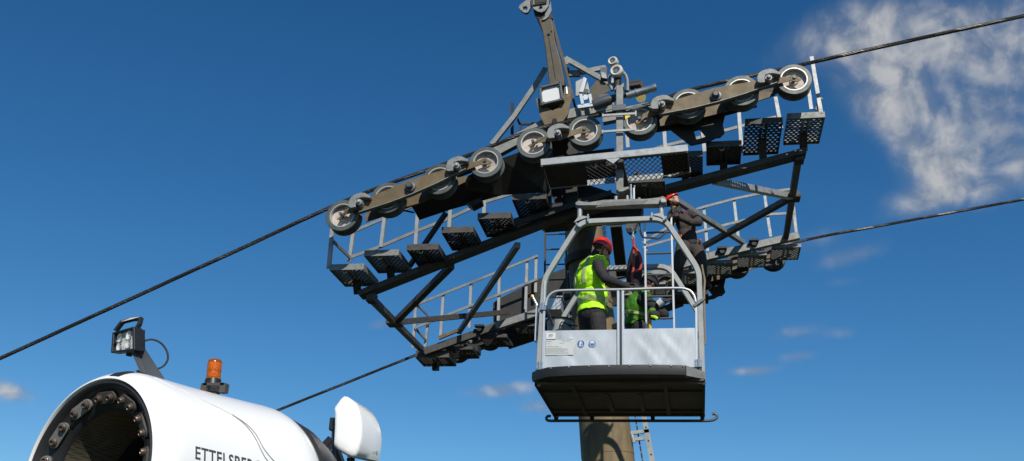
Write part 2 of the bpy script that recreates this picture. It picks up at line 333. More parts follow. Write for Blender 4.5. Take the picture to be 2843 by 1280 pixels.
treads = [tr((-3.972,1.2,6.228),(-3.489,1.2,6.273)), tr((-3.504,1.2,6.424),(-3.022,1.2,6.456)), tr((-2.916,1.2,6.476),(-2.478,1.2,6.539)), tr((-2.45,1.2,6.718),(-2.015,1.2,6.766)), tr((-1.967,1.2,6.905),(-1.515,1.2,6.954)), tr((-1.508,1.2,7.167),(-1.043,1.2,7.214)),
          tr((2.143,1.2,8.191),(2.622,1.2,8.234)), tr((1.6,1.2,8.141),(2.082,1.2,8.185)), tr((1.082,1.2,7.836),(1.538,1.2,7.858)), tr((0.561,1.2,7.696),(1.029,1.2,7.743)), tr((0.05,1.2,7.366),(0.525,1.2,7.385))]
posts = [((-3.949,1.9,6.653),(-3.935,1.9,7.155)), ((-3.497,1.9,6.863),(-3.486,1.9,7.342)), ((-2.986,1.9,6.883),(-2.996,1.9,7.374)), ((-2.511,1.9,7.103),(-2.513,1.9,7.507)), ((-2.017,1.9,7.297),(-2.018,1.9,7.639)), ((-1.562,1.9,7.568),(-1.57,1.9,7.773)), ((-1.315,1.9,7.596),(-1.31,1.9,7.812)), ((-1.227,1.9,7.592),(-1.223,1.9,7.808)),
         ((0.028,1.9,8.28),(0.016,1.9,8.501)), ((0.552,1.9,8.251),(0.544,1.9,8.604)), ((1.094,1.9,8.158),(1.075,1.9,8.572)), ((1.602,1.9,8.109),(1.593,1.9,8.807)), ((2.155,1.9,8.466),(2.11,1.9,8.974)),
         ((-3.974,1.22,6.282),(-3.989,1.22,6.913)), ((2.606,1.22,8.267),(2.55,1.22,9.169)), ((2.58,1.9,8.745),(2.569,1.9,9.077))]
rm_ = [(-3.986,1.93,6.721), (-3.543,1.93,6.876), (-3.058,1.93,7.085), (-2.525,1.93,7.292), (-2.076,1.93,7.508), (-1.566,1.93,7.659), (0.532,1.93,8.29), (1.012,1.93,8.395), (1.394,1.93,8.494), (1.983,1.93,8.641), (2.143,1.93,8.669)]
rt_ = [(-3.922,1.93,7.147), (-3.524,1.93,7.321), (-3.045,1.93,7.53)]
CF = catwalk('catwalk', 'dark front catwalk of stepped slotted plates below the near row of wheels', (-1.1,1.75,7.1), FB, .2, .08, treads, 1.2, [.66,.66,.64,.64,.64,.64,.74,.90,.54,.62,.5], posts, [rt_, rm_, [(-3.969,1.24,6.68), (-3.962,1.9,6.708)], [(2.52,1.25,8.352), (2.612,1.3,8.563)]], tmat=[M['galv'],M['galv'],M['galv_dark'],M['galv_dark'],M['galv_dark'],M['galv_dark'],M['galv'],M['galv_dark']])  # lit treads in lighter steel, shaded ones darker: shadow painted by material
qa = (-4.161,6.12,6.487); qb = (-3.535,6.12,6.546); rtreads = [(qa[0], qb[0], qa[2])]
for i in range(1,5):
    x = -4.22+i*.62; rtreads.append((x, x+.5, zline(RB, x+.25)-.16))
for i in range(6):
    x = 2.28-i*.6; rtreads.append((x-.5+.5, x+.5, zline(RB, x+.25)-.14))
rp = [((-4.2,6.28,6.679),(-4.21,6.28,7.511)), ((-4.09,6.7,6.825),(-4.07,6.7,7.334)), ((-3.693,6.28,6.851),(-3.696,6.28,7.721)), ((-3.163,6.28,7.045),(-3.18,6.28,7.918)), ((-2.63,6.28,7.171),(-2.648,6.28,8.08)), ((-2.131,6.28,7.252),(-2.133,6.28,8.336)), ((-1.957,6.28,7.703),(-1.963,6.28,8.421)),
      ((1.172,6.28,8.417),(1.134,6.28,9.295)), ((1.729,6.28,8.564),(1.684,6.28,9.437)), ((2.293,6.28,8.668),(2.233,6.28,9.535)), ((2.759,6.4,8.682),(2.74,6.4,9.399)), ((0.066,6.28,8.453),(0.053,6.28,8.853))]
rr = [[(-4.208,6.26,7.504), (-1.955,6.26,8.412)], [(-4.217,6.26,7.045), (-1.953,6.26,7.949)], [(-4.204,6.26,7.504), (-4.1,6.7,7.429)], [(-4.194,6.26,7.034), (-4.099,6.7,6.94)],
      [(-0.012,6.26,8.606), (1.005,6.26,9.257), (1.678,6.26,9.428), (2.24,6.26,9.536), (2.738,6.26,9.584)], [(-0.013,6.26,8.521), (1.046,6.26,8.808), (1.692,6.26,8.962), (2.25,6.26,9.087), (2.718,6.3,9.122)], [(2.74,6.4,9.399), (2.661,6.26,9.019), (2.689,6.35,8.787)]]
CRr = catwalk('catwalk', 'far catwalk with pale beam and grey handrails behind the work cabin', (-1.0,6.2,8.0), RB, .1, .13, rtreads, 6.27, .62, rp, rr, .06, tmat=[M['galv_dark']]*5+[M['galv']]*6)  # rear left treads coloured darker to stand for their shade
part('cover_plate', MB().prism([P(*(-2.813,6.5,7.58)), P(*(-2.693,6.5,7.671)), P(*(-1.805,6.5,8.116)), P(*(-1.352,6.5,8.288)), P(*(-1.287,6.5,7.528)), P(*(-2.315,6.5,7.259)), P(*(-2.6,6.5,7.061)), P(*(-2.789,6.5,7.212))], 6.49, 6.52), M['dark'], CRr, smooth=0)
for poly in ([(-2.826,6.95,7.218), (-1.99,6.95,7.565), (-1.993,6.95,7.262), (-2.078,6.95,7.136), (-2.701,6.95,6.95), (-2.763,6.95,7.089)], [(-3.854,6.95,6.804), (-3.567,6.95,6.985), (-2.826,6.95,7.218), (-2.753,6.95,7.112), (-3.183,6.95,6.864), (-3.443,6.95,6.821), (-3.754,6.95,6.687)]):
    part('skirt_plate', MB().prism([P(*q) for q in poly], 6.93, 6.95), M['dark'], CRr, smooth=0)
part('catch_plate', MB().box((-3.237,6.75,6.76), (.32,.3,.14)), M['dark'], CRr, smooth=0)
part('catch_plate', MB().box((-2.688,6.75,7.003), (.25,.3,.16)), M['dark'], CRr, smooth=0)
for i, (c) in enumerate([(1.956,6.1,8.462), (1.395,6.1,8.328), (-2.955,6.1,6.951)]):
    m = MB().tube((c[0],c[1]-.03,c[2]), (c[0],c[1]+.06,c[2]), .042, 12); m.box((c[0],c[1],c[2]+.06), (.17,.12,.035)); m.box((c[0]-.05,c[1]+.03,c[2]), (.12,.02,.03))
    part('rope_clamp', m, M['dark'], CRr)
part('end_bracket', MB().box((-3.919,6.85,6.455), (.12,.1,.1)), M['dark'], CRr, smooth=0)
m = MB().bar((-3.701,6.1,6.796), (-3.358,6.1,6.936), .05, .06); part('toe_board', m, M['brown'], CRr, smooth=0)

# struts between both catwalks (parts of the tower)
def strut(*pts, r=.045, m_='galv_dark'):
    m = MB()
    for a, b2 in zip(pts, pts[1:]): m.bar(a, b2, r*2, r*2)
    return part('strut', m, M[m_], T, smooth=0, bevel=.006)
lerp = lambda a, b2, k: Vv(a)*(1-k)+Vv(b2)*k
a, b_ = (-3.544,1.8,6.042), (-4.034,6.2,6.62); strut(a, b_); n = lerp(a, b_, .40); strut(n, (-2.447,1.85,6.526)); strut(n, (-2.446,6.2,7.304))
strut((-1.524,1.85,6.806), (-3.353,6.2,6.938), r=.04, m_='galv')
a, b_ = (2.31,1.8,7.921), (2.523,6.2,8.616); strut(a, b_); n = lerp(a, b_, .42); strut(n, (1.184,1.85,7.668), m_='galv_light'); strut(n, (1.014,6.2,8.441))  # sunlit struts get lighter steel: the light is put into the colour
q = (1.0,4.2,8.207); e_ = (1.771,6.2,8.534); st = lerp(e_, q, (6.2-1.9)/(6.2-4.2)); strut(st, e_, r=.04, m_='galv')
for p in ((-3.545,1.8,6.054), (2.321,1.8,7.933)): part('end_bracket', MB().box((p[0],p[1],p[2]), (.12,.16,.12)), M['galv_dark'], T, smooth=0)
strut((-2.486,1.5,7.174), (-3.03,1.78,6.511), r=.03)
for nx_ in (lerp((-3.544,1.8,6.042), (-4.034,6.2,6.62), .40), lerp((2.31,1.8,7.921), (2.523,6.2,8.616), .42)):
    part('node_plate', MB().box((nx_.x,nx_.y,nx_.z), (.24,.22,.11)), M['galv_dark'], T, smooth=0, bevel=.02)
part('head_plate', MB().prism([P(*(-1.156,1.95,7.813)), P(*(-1.034,1.95,7.486)), P(*(-1.079,1.95,7.415)), P(*(-1.354,1.95,7.25)), P(*(-1.191,1.95,7.126)), P(*(-0.863,1.95,7.142)), P(*(-0.72,1.95,7.186)), P(*(0.172,1.95,7.223)), P(*(0.2,1.95,7.391)), P(*(-0.083,1.95,7.532)), P(*(-0.728,1.95,7.794))], 1.93, 2.2), M['dark'], T, smooth=0)
part('head_box', MB().prism([P(*(-1.028,1.15,7.768)), P(*(-0.448,1.15,7.851)), P(*(-0.136,1.15,7.877)), P(*(-0.136,1.15,7.625)), P(*(-0.959,1.15,7.526))], 1.15, 1.5), M['dark'], T, smooth=0)
# dark box girder inclined below the head, right of the pole
part('inclined_girder', MB().bar((-0.272,3.2,7.681), (-0.255,4.2,7.246), .17, .17, (0,1,0)), M['dark'], T, smooth=0, bevel=.01)

# ------------------------------------------------------------------ sheave assemblies
WH = [(-3.708,0.76,6.855), (-3.106,0.76,7.09), (-2.418,0.76,7.331), (-1.796,0.76,7.552), (-1.166,0.76,7.805), (-0.489,0.76,7.95), (0.23,0.76,8.068), (0.861,0.76,8.274), (1.546,0.76,8.425), (2.215,0.76,8.549)]
PV = [(-3.432,0.7,6.97), (-2.777,0.7,7.189), (-2.148,0.7,7.443), (-0.823,0.7,7.855), (0.526,0.7,8.199), (1.214,0.7,8.312), (1.883,0.7,8.499)]
def local_poly(c, d, pts):
    """points (along d, across) around c in the XZ plane"""
    d = Vv((d[0],0,d[2])).normalized(); nrm = Vv((-d.z,0,d.x)); c = Vv(c)
    return [((c+d*a+nrm*b2).x, (c+d*a+nrm*b2).z) for a, b2 in pts]
SA = thing('sheave_assembly', 'near row of rope wheels on brown rocker beams carrying the upper cable', 'sheave train', (-.8,.85,7.7), 'rows of rope wheels')
R = .226
first = None
for w in WH:
    c = Vv((w[0], .85, w[2]))
    if first is None:
        sh = part('sheave', MB().lathe([(-.09,.166),(-.09,R-.006),(-.084,R),(-.06,R),(-.045,R-.022),(-.02,R-.032),(.02,R-.032),(.045,R-.022),(.06,R),(.084,R),(.09,R-.006),(.09,.166)], c, (0,1,0), 48, closed=True), M['tyre'], SA)
        part('rim', MB().lathe([(-.094,.157),(-.094,.170),(-.085,.1705),(.085,.1705),(.094,.170),(.094,.157)], c, (0,1,0), 48, closed=True), M['rim'], sh)
        part('web', MB().lathe([(-.03,.158),(-.026,.06),(-.05,.05),(-.052,.03),(-.052,0),(.052,0),(.052,.03),(.05,.05),(.026,.06),(.03,.158)], c, (0,1,0), 40, closed=False), M['web'], sh)
        first = sh; c0 = c
    else: copy_part(first, SA, c-c0)
PL = .775
def rocker(pc, w, name='rocker_arm'):
    d = Vv(w)-Vv(pc); d.y = 0; L = d.length
    sg = 1 if d.x > 0 else -1
    poly = local_poly(pc, d, [(-.06,-.045),(-.06,.05),(.08,.05),(L*.8,.03),(L+.01,.045),(L+.075,sg*-.05),(L+.03,sg*-.07) ,(L*.8,-.035),(.1,-.05)])
    m = MB().prism(poly, .718, .732); o = part(name, m, M['brown'], SA, smooth=0)
    part('axle_bolt', MB().tube((w[0],.70,w[2]), (w[0],.8,w[2]), .022, 10), M['greypaint'], o)
    return o
for pc, w in ((PV[0],WH[0]),(PV[2],WH[3]),(PV[3],WH[4]),(PV[3],WH[5]),(PV[4],WH[6]),(PV[6],WH[9]),(PV[0],WH[1]),(PV[2],WH[2]),(PV[4],WH[7]),(PV[6],WH[8])): rocker(pc, w)
def hood(pc, d):
    poly = local_poly(pc, d, [(-.15,-.03),(-.14,.04),(-.10,.10),(-.04,.125),(.05,.125),(.10,.10),(.165,.025),(.15,.0),(.08,.04),(.03,.055),(-.03,.05),(-.05,.0),(-.06,-.06),(-.12,-.05)])
    m = MB().prism(poly, .60, .70)
    o = part('pivot_hood', m, M['galv'], SA, smooth=0, bevel=.006)
    b2 = MB().tube((pc[0],.585,pc[2]-.01), (pc[0],.72,pc[2]-.01), .042, 16, r2=.05); b2.ball((pc[0],.582,pc[2]-.01), .03, 10, 6)
    part('pivot_bolt', b2, M['galv_light'], o)
for pc in (PV[0], PV[2], PV[3], PV[4], PV[6]): hood(pc, (1,0,.32) if pc[0] < 0 else (1,0,.2))
for a, m_, b2 in ((PV[0],PV[1],PV[2]), (PV[4],PV[5],PV[6])):
    d = Vv(b2)-Vv(a); L = d.length; k = .08
    poly = local_poly(a, d, [(-.06,-.10),(-.05,-.01),(.06,.055),(L*.33,.075),(L*.5,.095),(L*.67,.075),(L-.06,.04),(L+.08,.0),(L+.10,-.055),(L*.75,-.105),(L*.5,-.125),(L*.25,-.125)])
    for y0, y1 in ((.690,.712),(.99,1.012)):
        m = MB().prism(poly, y0, y1); o = part('rocker_beam', m, M['brown'], SA, smooth=0)
    fl = MB(); low = [Vv((p[0],.66,p[1])) for p in (poly[0],poly[11],poly[10],poly[9],poly[8])]
    for p, q in zip(low, low[1:]): fl.bar((p.x,.70,p.z-.004), (q.x,.70,q.z-.004), .07, .01)
    part('flange', fl, M['galv'], o, smooth=0)
    b3 = MB().lathe([(-.1,0),(-.1,.03),(-.085,.045),(-.045,.05),(-.04,.07),(.0,.075),(.0,0)], (m_[0],.70,m_[2]), (0,1,0), 20)
    part('pivot_bolt', b3, M['greypaint'], o)
# deep belly girder behind the wheels, its face leaning inward and down
def belly(top, bot, yt, yb, name, m):
    n = len(top); vs = [(p[0],yt,p[2]) for p in top]+[(p[0],yb,p[2]) for p in bot]
    vs += [(p[0],yt+.03,p[2]+.0) for p in top]+[(p[0],yb+.03,p[2]+.02) for p in bot]
    fs = []
    for i in range(n-1): fs += [(i,i+1,n+i+1,n+i), (2*n+i,3*n+i,3*n+i+1,2*n+i+1), (i,2*n+i,2*n+i+1,i+1), (n+i,n+i+1,3*n+i+1,3*n+i)]
    fs += [(0,n,3*n,2*n), (n-1,3*n-1,4*n-1,2*n-1)]
    return part(name, MB().add(vs, fs), m, SA, smooth=0)
belly([(-2.87,1.02,7.117), (-2.382,1.02,7.336), (-1.646,1.02,7.725), (-1.089,1.02,7.93)], [(-2.824,1.38,7.024), (-2.388,1.38,7.165), (-1.674,1.38,7.354), (-1.063,1.38,7.37)], 1.02, 1.38, 'belly_girder', M['dark'])
belly([(-0.006,1.02,8.117), (0.454,1.02,8.285), (1.224,1.02,8.341), (1.74,1.02,8.433)], [(0.036,1.2,8.068), (0.607,1.2,8.126), (1.296,1.2,8.294), (1.765,1.2,8.412)], 1.02, 1.2, 'belly_girder', M['dark'])
part('main_girder', MB().bar((-1.771,1.12,7.87), (-0.833,1.12,8.392), .10, .16), M['galv'], SA, smooth=0)
part('main_girder', MB().bar((-0.832,1.12,8.381), (-0.123,1.12,8.508), .1, .14), M['galv'], SA, smooth=0)
part('main_girder', MB().bar((-0.29,1.12,8.316), (0.453,1.12,8.448), .1, .16), M['galv'], SA, smooth=0)
part('main_girder', MB().bar((0.455,1.05,8.407), (2.015,1.05,8.6), .1, .12), M['galv_dark'], SA, smooth=0)
part('main_girder', MB().bar((-3.502,1.05,7.109), (-1.698,1.05,7.768), .1, .12), M['galv_dark'], SA, smooth=0)
# black triangular plate with a window, right group
pw = [P(*(0.609,1.1,8.092)), P(*(0.878,1.1,7.835)), P(*(1.101,1.1,7.875)), P(*(0.952,1.1,7.912)), P(*(0.921,1.1,8.053)), P(*(0.861,1.1,8.139))]
part('hanger_plate', MB().prism(pw, 1.08, 1.12).prism([P(*(0.861,1.1,8.139)), P(*(0.93,1.1,8.053)), P(*(1.002,1.1,8.069)), P(*(1.102,1.1,7.92)), P(*(1.261,1.1,7.936)), P(*(1.321,1.1,8.0)), P(*(1.301,1.1,8.113)), P(*(1.337,1.1,8.256)), P(*(1.296,1.1,8.321)), P(*(0.866,1.1,8.305))], 1.085, 1.125).prism([P(*(0.946,1.1,7.904)), P(*(1.101,1.1,7.875)), P(*(1.209,1.1,7.935)), P(*(1.104,1.1,7.961))], 1.09, 1.128), M['dark'], SA, smooth=0)
m = MB().prism([P(*(-1.69,1.0,7.438)), P(*(-1.654,1.0,7.34)), P(*(-1.747,1.0,7.313)), P(*(-1.721,1.0,7.419))], .98, 1.0); part('tail_plate', m, M['brown'], SA, smooth=0)
part('rear_box', MB().prism([P(*(-2.133,1.25,7.168)), P(*(-2.051,1.25,7.112)), P(*(-1.921,1.25,7.183)), P(*(-1.936,1.25,7.256))], 1.2, 1.35), M['dark'], SA, smooth=0)
part('stay_rod', MB().bar((-2.997,1.2,7.096), (-2.858,1.2,7.059), .02, .02), M['dark'], SA, smooth=0)
# far assembly: a copy of every part
def copy_thing(t, delta, label):
    c = t.copy(); link(c); c.location = Vv(t.location)+Vv(delta); c['label'] = label
    for ch in list(t.children): copy_part(ch, c, (0,0,0))
    return c
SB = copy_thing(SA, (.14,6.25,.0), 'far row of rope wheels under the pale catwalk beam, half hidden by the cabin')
shade_mats = {M['tyre'].name: mat('shaded_sheave_flange', (.035,.037,.034), (.02,.021,.02), 9, .55, .1, .1), M['web'].name: mat('shaded_wheel_dish', (.12,.095,.075), (.07,.055,.045), 7, .75), M['rim'].name: M['galv_dark'], M['galv'].name: M['galv_dark']}  # darker copies for the far wheels: their shade is put into the colour
def apply_shade(o):
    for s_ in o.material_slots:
        if s_.material and s_.material.name in shade_mats: w_ = shade_mats[s_.material.name]; s_.link = 'OBJECT'; s_.material = w_
    for ch in o.children: apply_shade(ch)
apply_shade(SB)

# ------------------------------------------------------------------ ropes
def smooth_pts(pts, step=.03):
    out = []; pts = [Vv(p) for p in pts]
    for i in range(len(pts)-1):
        p0 = pts[max(i-1,0)]; p1 = pts[i]; p2 = pts[i+1]; p3 = pts[min(i+2,len(pts)-1)]
        n = max(2, int((p2-p1).length/step))
        for k in range(n):
            t = k/n
            d1 = (p2-p0)*.5; d2 = (p3-p1)*.5; L = (p2-p1).length
            if (p1-p0).length > 1e-6: d1 = (p2-p0).normalized()*L
            if (p3-p2).length > 1e-6: d2 = (p3-p1).normalized()*L
            out.append(p1*(2*t**3-3*t**2+1)+d1*(t**3-2*t**2+t)+p2*(-2*t**3+3*t**2)+d2*(t**3-t**2))
    return out+[pts[-1]]
def rope(label, pts, R_=.0155, r=.0125, pitch=.30):
    pts = smooth_pts(pts); m = MB(); s = 0; cen = []
    for i, p in enumerate(pts):
        if i: s += (p-pts[i-1]).length
        d = (pts[min(i+1,len(pts)-1)]-pts[max(i-1,0)]).normalized(); u = Vv((0,1,0)); w = d.cross(u).normalized()
        cen.append((p, u, w, 2*pi*s/pitch))
    m.poly(pts[::4]+[pts[-1]], R_*.8, 6)
    for k in range(6):
        m.poly([p+(u*cos(a+k*pi/3)+w*sin(a+k*pi/3))*R_ for p, u, w, a in cen], r, 5)
    o = part('haul_rope', m, M['rope'], None, smooth=60, loc=pts[len(pts)//2]); tag(o, label, 'cable', 'haul ropes of the lift'); return o
top = [(w[0]+(-.07 if w[0] < -.5 else -.05), .85, w[2]+R+.004) for w in WH]
def off_rope(top, l, r): return [l]+top+[r]
a0 = top[0]; zl = a0[2]-(a0[0]+14)*.462
rope('near twisted steel cable running over the upper row of wheels to the top right', [(-14,.85,zl), (-5.2,.85,a0[2]-(a0[0]+5.2)*.466)]+top+[(3.2,.85,8.985), (12,.85,10.62)])
top2 = [(p[0]+.14, 7.1, p[2]) for p in top]
rope('thinner looking far cable leaving behind the white machine and passing right of the cabin', [(-16,7.1,top2[0][2]-(top2[0][0]+16)*.40)]+[(-4.8,7.1,top2[0][2]-(top2[0][0]+4.8)*.405)]+top2+[(3.3,7.1,8.98), (4.5,7.1,9.183), (14,7.1,10.8)])

VX11 = {(1108, 870):(-0.05, 0.3, 6.688),(1112, 800):(-0.046, 0.3, 6.758),(1265, 790):(0.092, 0.3, 6.762),(1265, 860):(0.091, 0.3, 6.692),(1312, 640):(0.135, 0.3, 6.911),(1312, 850):(0.134, 0.3, 6.7),(1330, 850):(0.15, 0.3, 6.7),(1350, 690):(0.169, 0.3, 6.859),(1352, 860):(0.169, 0.3, 6.689),(1362, 655):(0.181, 0.3, 6.894),(1420, 870):(0.23, 0.3, 6.677),(1425, 820):(0.235, 0.3, 6.726)}.__getitem__
VX12 = {(500, 330):(-0.934, 2.2, 5.968),(535, 440):(-0.889, 2.2, 5.83),(545, 250):(-0.882, 2.2, 6.068),(560, 440):(-0.86, 2.2, 5.829),(575, 380):(-0.843, 2.2, 5.904),(590, 460):(-0.823, 2.2, 5.804),(600, 400):(-0.812, 2.2, 5.878),(640, 480):(-0.763, 2.2, 5.778)}.__getitem__
VX5 = {(860, 945):(-0.115, 3.9, 4.628),(862, 935):(-0.111, 3.9, 4.647),(880, 995):(-0.078, 3.9, 4.533),(885, 1020):(-0.069, 3.9, 4.485),(965, 985):(0.083, 3.9, 4.552),(1000, 930):(0.15, 3.9, 4.657)}.__getitem__
# ------------------------------------------------------------------ work cabin
K = thing('work_cabin', 'open grey metal work cabin hanging under the near cable with two men inside', 'work cabin', (0,.8,4.38))
def tubeprof(w, d): return [(-w/2,-d/2),(w/2,-d/2),(w/2,d/2),(-w/2,d/2)]
def arcpts(a, b, c, n=5, r=.35):
    """round the corner b of the path a-b-c"""
    a, b, c = Vv(a), Vv(b), Vv(c); d1 = (a-b).normalized()*r; d2 = (c-b).normalized()*r; p, q = b+d1, b+d2
    return [p*(1-t)**2+b*2*t*(1-t)+q*t*t for t in [i/n for i in range(n+1)]]
fl, fr_ = (-.90,0,4.34), (.905,0,4.36)
c1, c2, c3, c4 = (-0.856,0.0,5.602), (-0.449,0.0,6.313), (0.537,0.0,6.323), (0.909,0.0,5.659)
def frame_path(y):
    s = lambda p: (p[0], y, p[2])
    return [Vv(s(fl))]+arcpts(s(fl),s(c1),s(c2),5,.10)+arcpts(s(c1),s(c2),s(c3),6,.14)+arcpts(s(c2),s(c3),s(c4),6,.14)+arcpts(s(c3),s(c4),s(fr_),5,.10)+[Vv(s(fr_))]
for y in (.035, 1.58):
    m = MB().sweep(frame_path(y), tubeprof(.062,.07), (0,1,0)); part('door_frame' if y < .5 else 'back_frame', m, M['frame'], K, smooth=45, bevel=.006)
# inner vertical strips and side sheets
part('post_strip', MB().bar((-.845,-.005,4.42), (-0.842,0.0,5.573), .022, .02, (0,1,0)), M['alu'], K, smooth=0)
part('post_strip', MB().bar((.845,-.005,4.42), (0.866,0.0,5.285), .022, .02, (0,1,0)), M['alu'], K, smooth=0)
m = MB().bar((-0.952,0.12,4.88), (-0.948,0.12,5.309), .012, .10, (0,1,0)); part('side_strip', m, M['sheet'], K, smooth=0)
m = MB().tube((-0.941,0.1,5.307), (-1.001,0.1,5.421), .016, 10); rod = part('lever', m, M['alu'], K); part('lever_cap', MB().ball((-1.003,0.1,5.425), .021, 10, 7), M['amber_core'], rod)
for x in (-.905,.905):
    for z in (5.0, 5.42): part('side_rail', MB().bar((x,.07,z), (x,1.55,z), .03, .03), M['frame'], K, smooth=0)
    part('side_panel', MB().box((x,.81,4.62), (.012,1.46,.5)), M['sheet'], K, smooth=0)
part('back_panel', MB().box((0,1.57,4.64), (1.76,.012,.5)), M['sheet'], K, smooth=0)
# two door leaves with dented sheet
def sheetmesh(x0, x1, z0, z1, y, z1r=None):
    m = MB(); nx, nz = 22, 14; z1r = z1 if z1r is None else z1r; vs = []
    for j in range(nz+1):
        for i in range(nx+1):
            u, v = i/nx, j/nz; x = x0+(x1-x0)*u; z = z0+((z1+(z1r-z1)*u)-z0)*v
            e = min(u,1-u,v,1-v)*4; e = min(1,e)
            dy = e*(.0035*sin(x*19+z*7)*sin(z*13+1)+.0028*sin(x*41+2)*sin(z*29)+.002*sin(x*77-z*31))
            vs.append((x,y+dy,z))
    m.add(vs, [(j*(nx+1)+i, j*(nx+1)+i+1, (j+1)*(nx+1)+i+1, (j+1)*(nx+1)+i) for j in range(nz) for i in range(nx)])
    m.box(((x0+x1)/2, y+.016, z0+.012), (x1-x0, .02, .02)); m.box(((x0+x1)/2, y+.016, z1-.012), (x1-x0, .02, .02))
    return m
pz1 = (-0.83,-0.01,4.964)[2]; pz2 = (-0.021,-0.01,4.973)[2]; pz3 = (0.857,-0.01,4.976)[2]
dl = part('door_leaf', sheetmesh(-.842,-.005,4.44,(pz1+pz2)/2,-.012,), M['sheet'], K, smooth=60, label='left door leaf carrying stickers')
dr = part('door_leaf', sheetmesh(.05,.842,4.44,(pz2+pz3)/2,-.012), M['sheet'], K, smooth=60, label='plain right door leaf')
zt = (0.006,-0.02,5.423)[2]
for x, d_ in ((.0,dl),(.052,dr)): part('door_edge', MB().box((x,-.018,(4.44+zt)/2), (.028,.03,zt-4.44)), M['alu'], d_, smooth=0, bevel=.004)
part('gap_seal', MB().box((.026,-.012,(4.44+zt)/2), (.022,.012,zt-4.44)), M['rubber'], dl, smooth=0)
gp = [(-0.828,-0.02,5.263), (-0.81,-0.02,5.349), (-0.754,-0.02,5.417), (-0.664,-0.02,5.441), (-0.01,-0.02,5.438), (0.693,-0.02,5.439), (0.795,-0.02,5.411), (0.845,-0.02,5.346), (0.861,-0.02,5.27)]
part('guard_rail', MB().poly(smooth_pts(gp,.04), .0165, 10), M['alu'], K)
part('rail_socket', MB().bar((0.836,-0.01,5.224), (0.956,-0.0,5.317), .03, .05, (0,1,0)), M['greypaint'], K, smooth=0)
for c in ((-0.857,-0.02,5.257), (-0.879,-0.02,4.558), (0.868,-0.02,4.571)):
    m = MB().box((c[0]-.022,-.022,c[2]), (.03,.008,.085)); m.box((c[0]+.022,-.022,c[2]), (.03,.008,.085)); m.tube((c[0],-.03,c[2]-.045), (c[0],-.03,c[2]+.045), .011, 10)
    for a in (-.024,.024):
        for b2 in (-.027,.027): m.tube((c[0]+a,-.032,c[2]+b2), (c[0]+a,-.024,c[2]+b2), .006, 6)
    part('hinge', m, M['chrome'], K)
# stickers on the left leaf
def quad_px(p, q, y): return MB().box(((p[0]+q[0])/2, y, (p[2]+q[2])/2), (abs(q[0]-p[0]), .002, abs(q[2]-p[2])))
yp = -.019
s1 = part('sticker', quad_px((-0.811,-0.019,4.94), (-0.704,-0.019,4.867), yp), M['paper'], dl, smooth=0)
m = quad_px((-0.783,-0.019,4.926), (-0.734,-0.019,4.906), yp-.0025); 
m2 = quad_px((-0.788,-0.019,4.897), (-0.74,-0.019,4.891), yp-.0025); m.add(m2.v, m2.f); part('faded_print', m, M['greyink'], dl, smooth=0)
s2 = part('instruction_plate', quad_px((-0.814,-0.019,4.855), (-0.499,-0.019,4.681), yp), mat('pale_plate', (.5,.51,.5), (.46,.47,.46), 8, .5, .05), dl, smooth=0)
m = MB()
rows = [(695,(330,400)),(690,(525,625)),(722,(330,385)),(716,(500,560)),(752,(330,420)),(752,(435,490)),(770,(330,520)),(782,(330,590)),(794,(330,600)),(806,(330,560)),(818,(330,600)),(832,(330,610))]
random.seed(3)
for y, (xa, xb) in rows:
    x = xa
    while x < xb:
        w = random.uniform(9,28); hgt = 8 if y < 700 else 5
        X = -.84+( x-305)/4.1433/256; W_ = min(w, xb-x)/4.1433/256
        x += w+5
        m.box((X+W_/2+.002, yp-.0025, 0), (W_, .002, hgt/4.1433/256)); 
        for i in range(8): v_ = m.v[-8+i]; m.v[-8+i] = (v_[0], v_[1], v_[2]+{695:4.84,690:4.845,722:4.813,716:4.819,752:4.782,770:4.764,782:4.752,794:4.74,806:4.728,818:4.716,832:4.702}[y])
part('faded_print', m, M['greyink'], dl, smooth=0)
part('sticker', quad_px((-0.551,-0.019,4.883), (-0.506,-0.019,4.866), yp), M['paper'], dl, smooth=0)
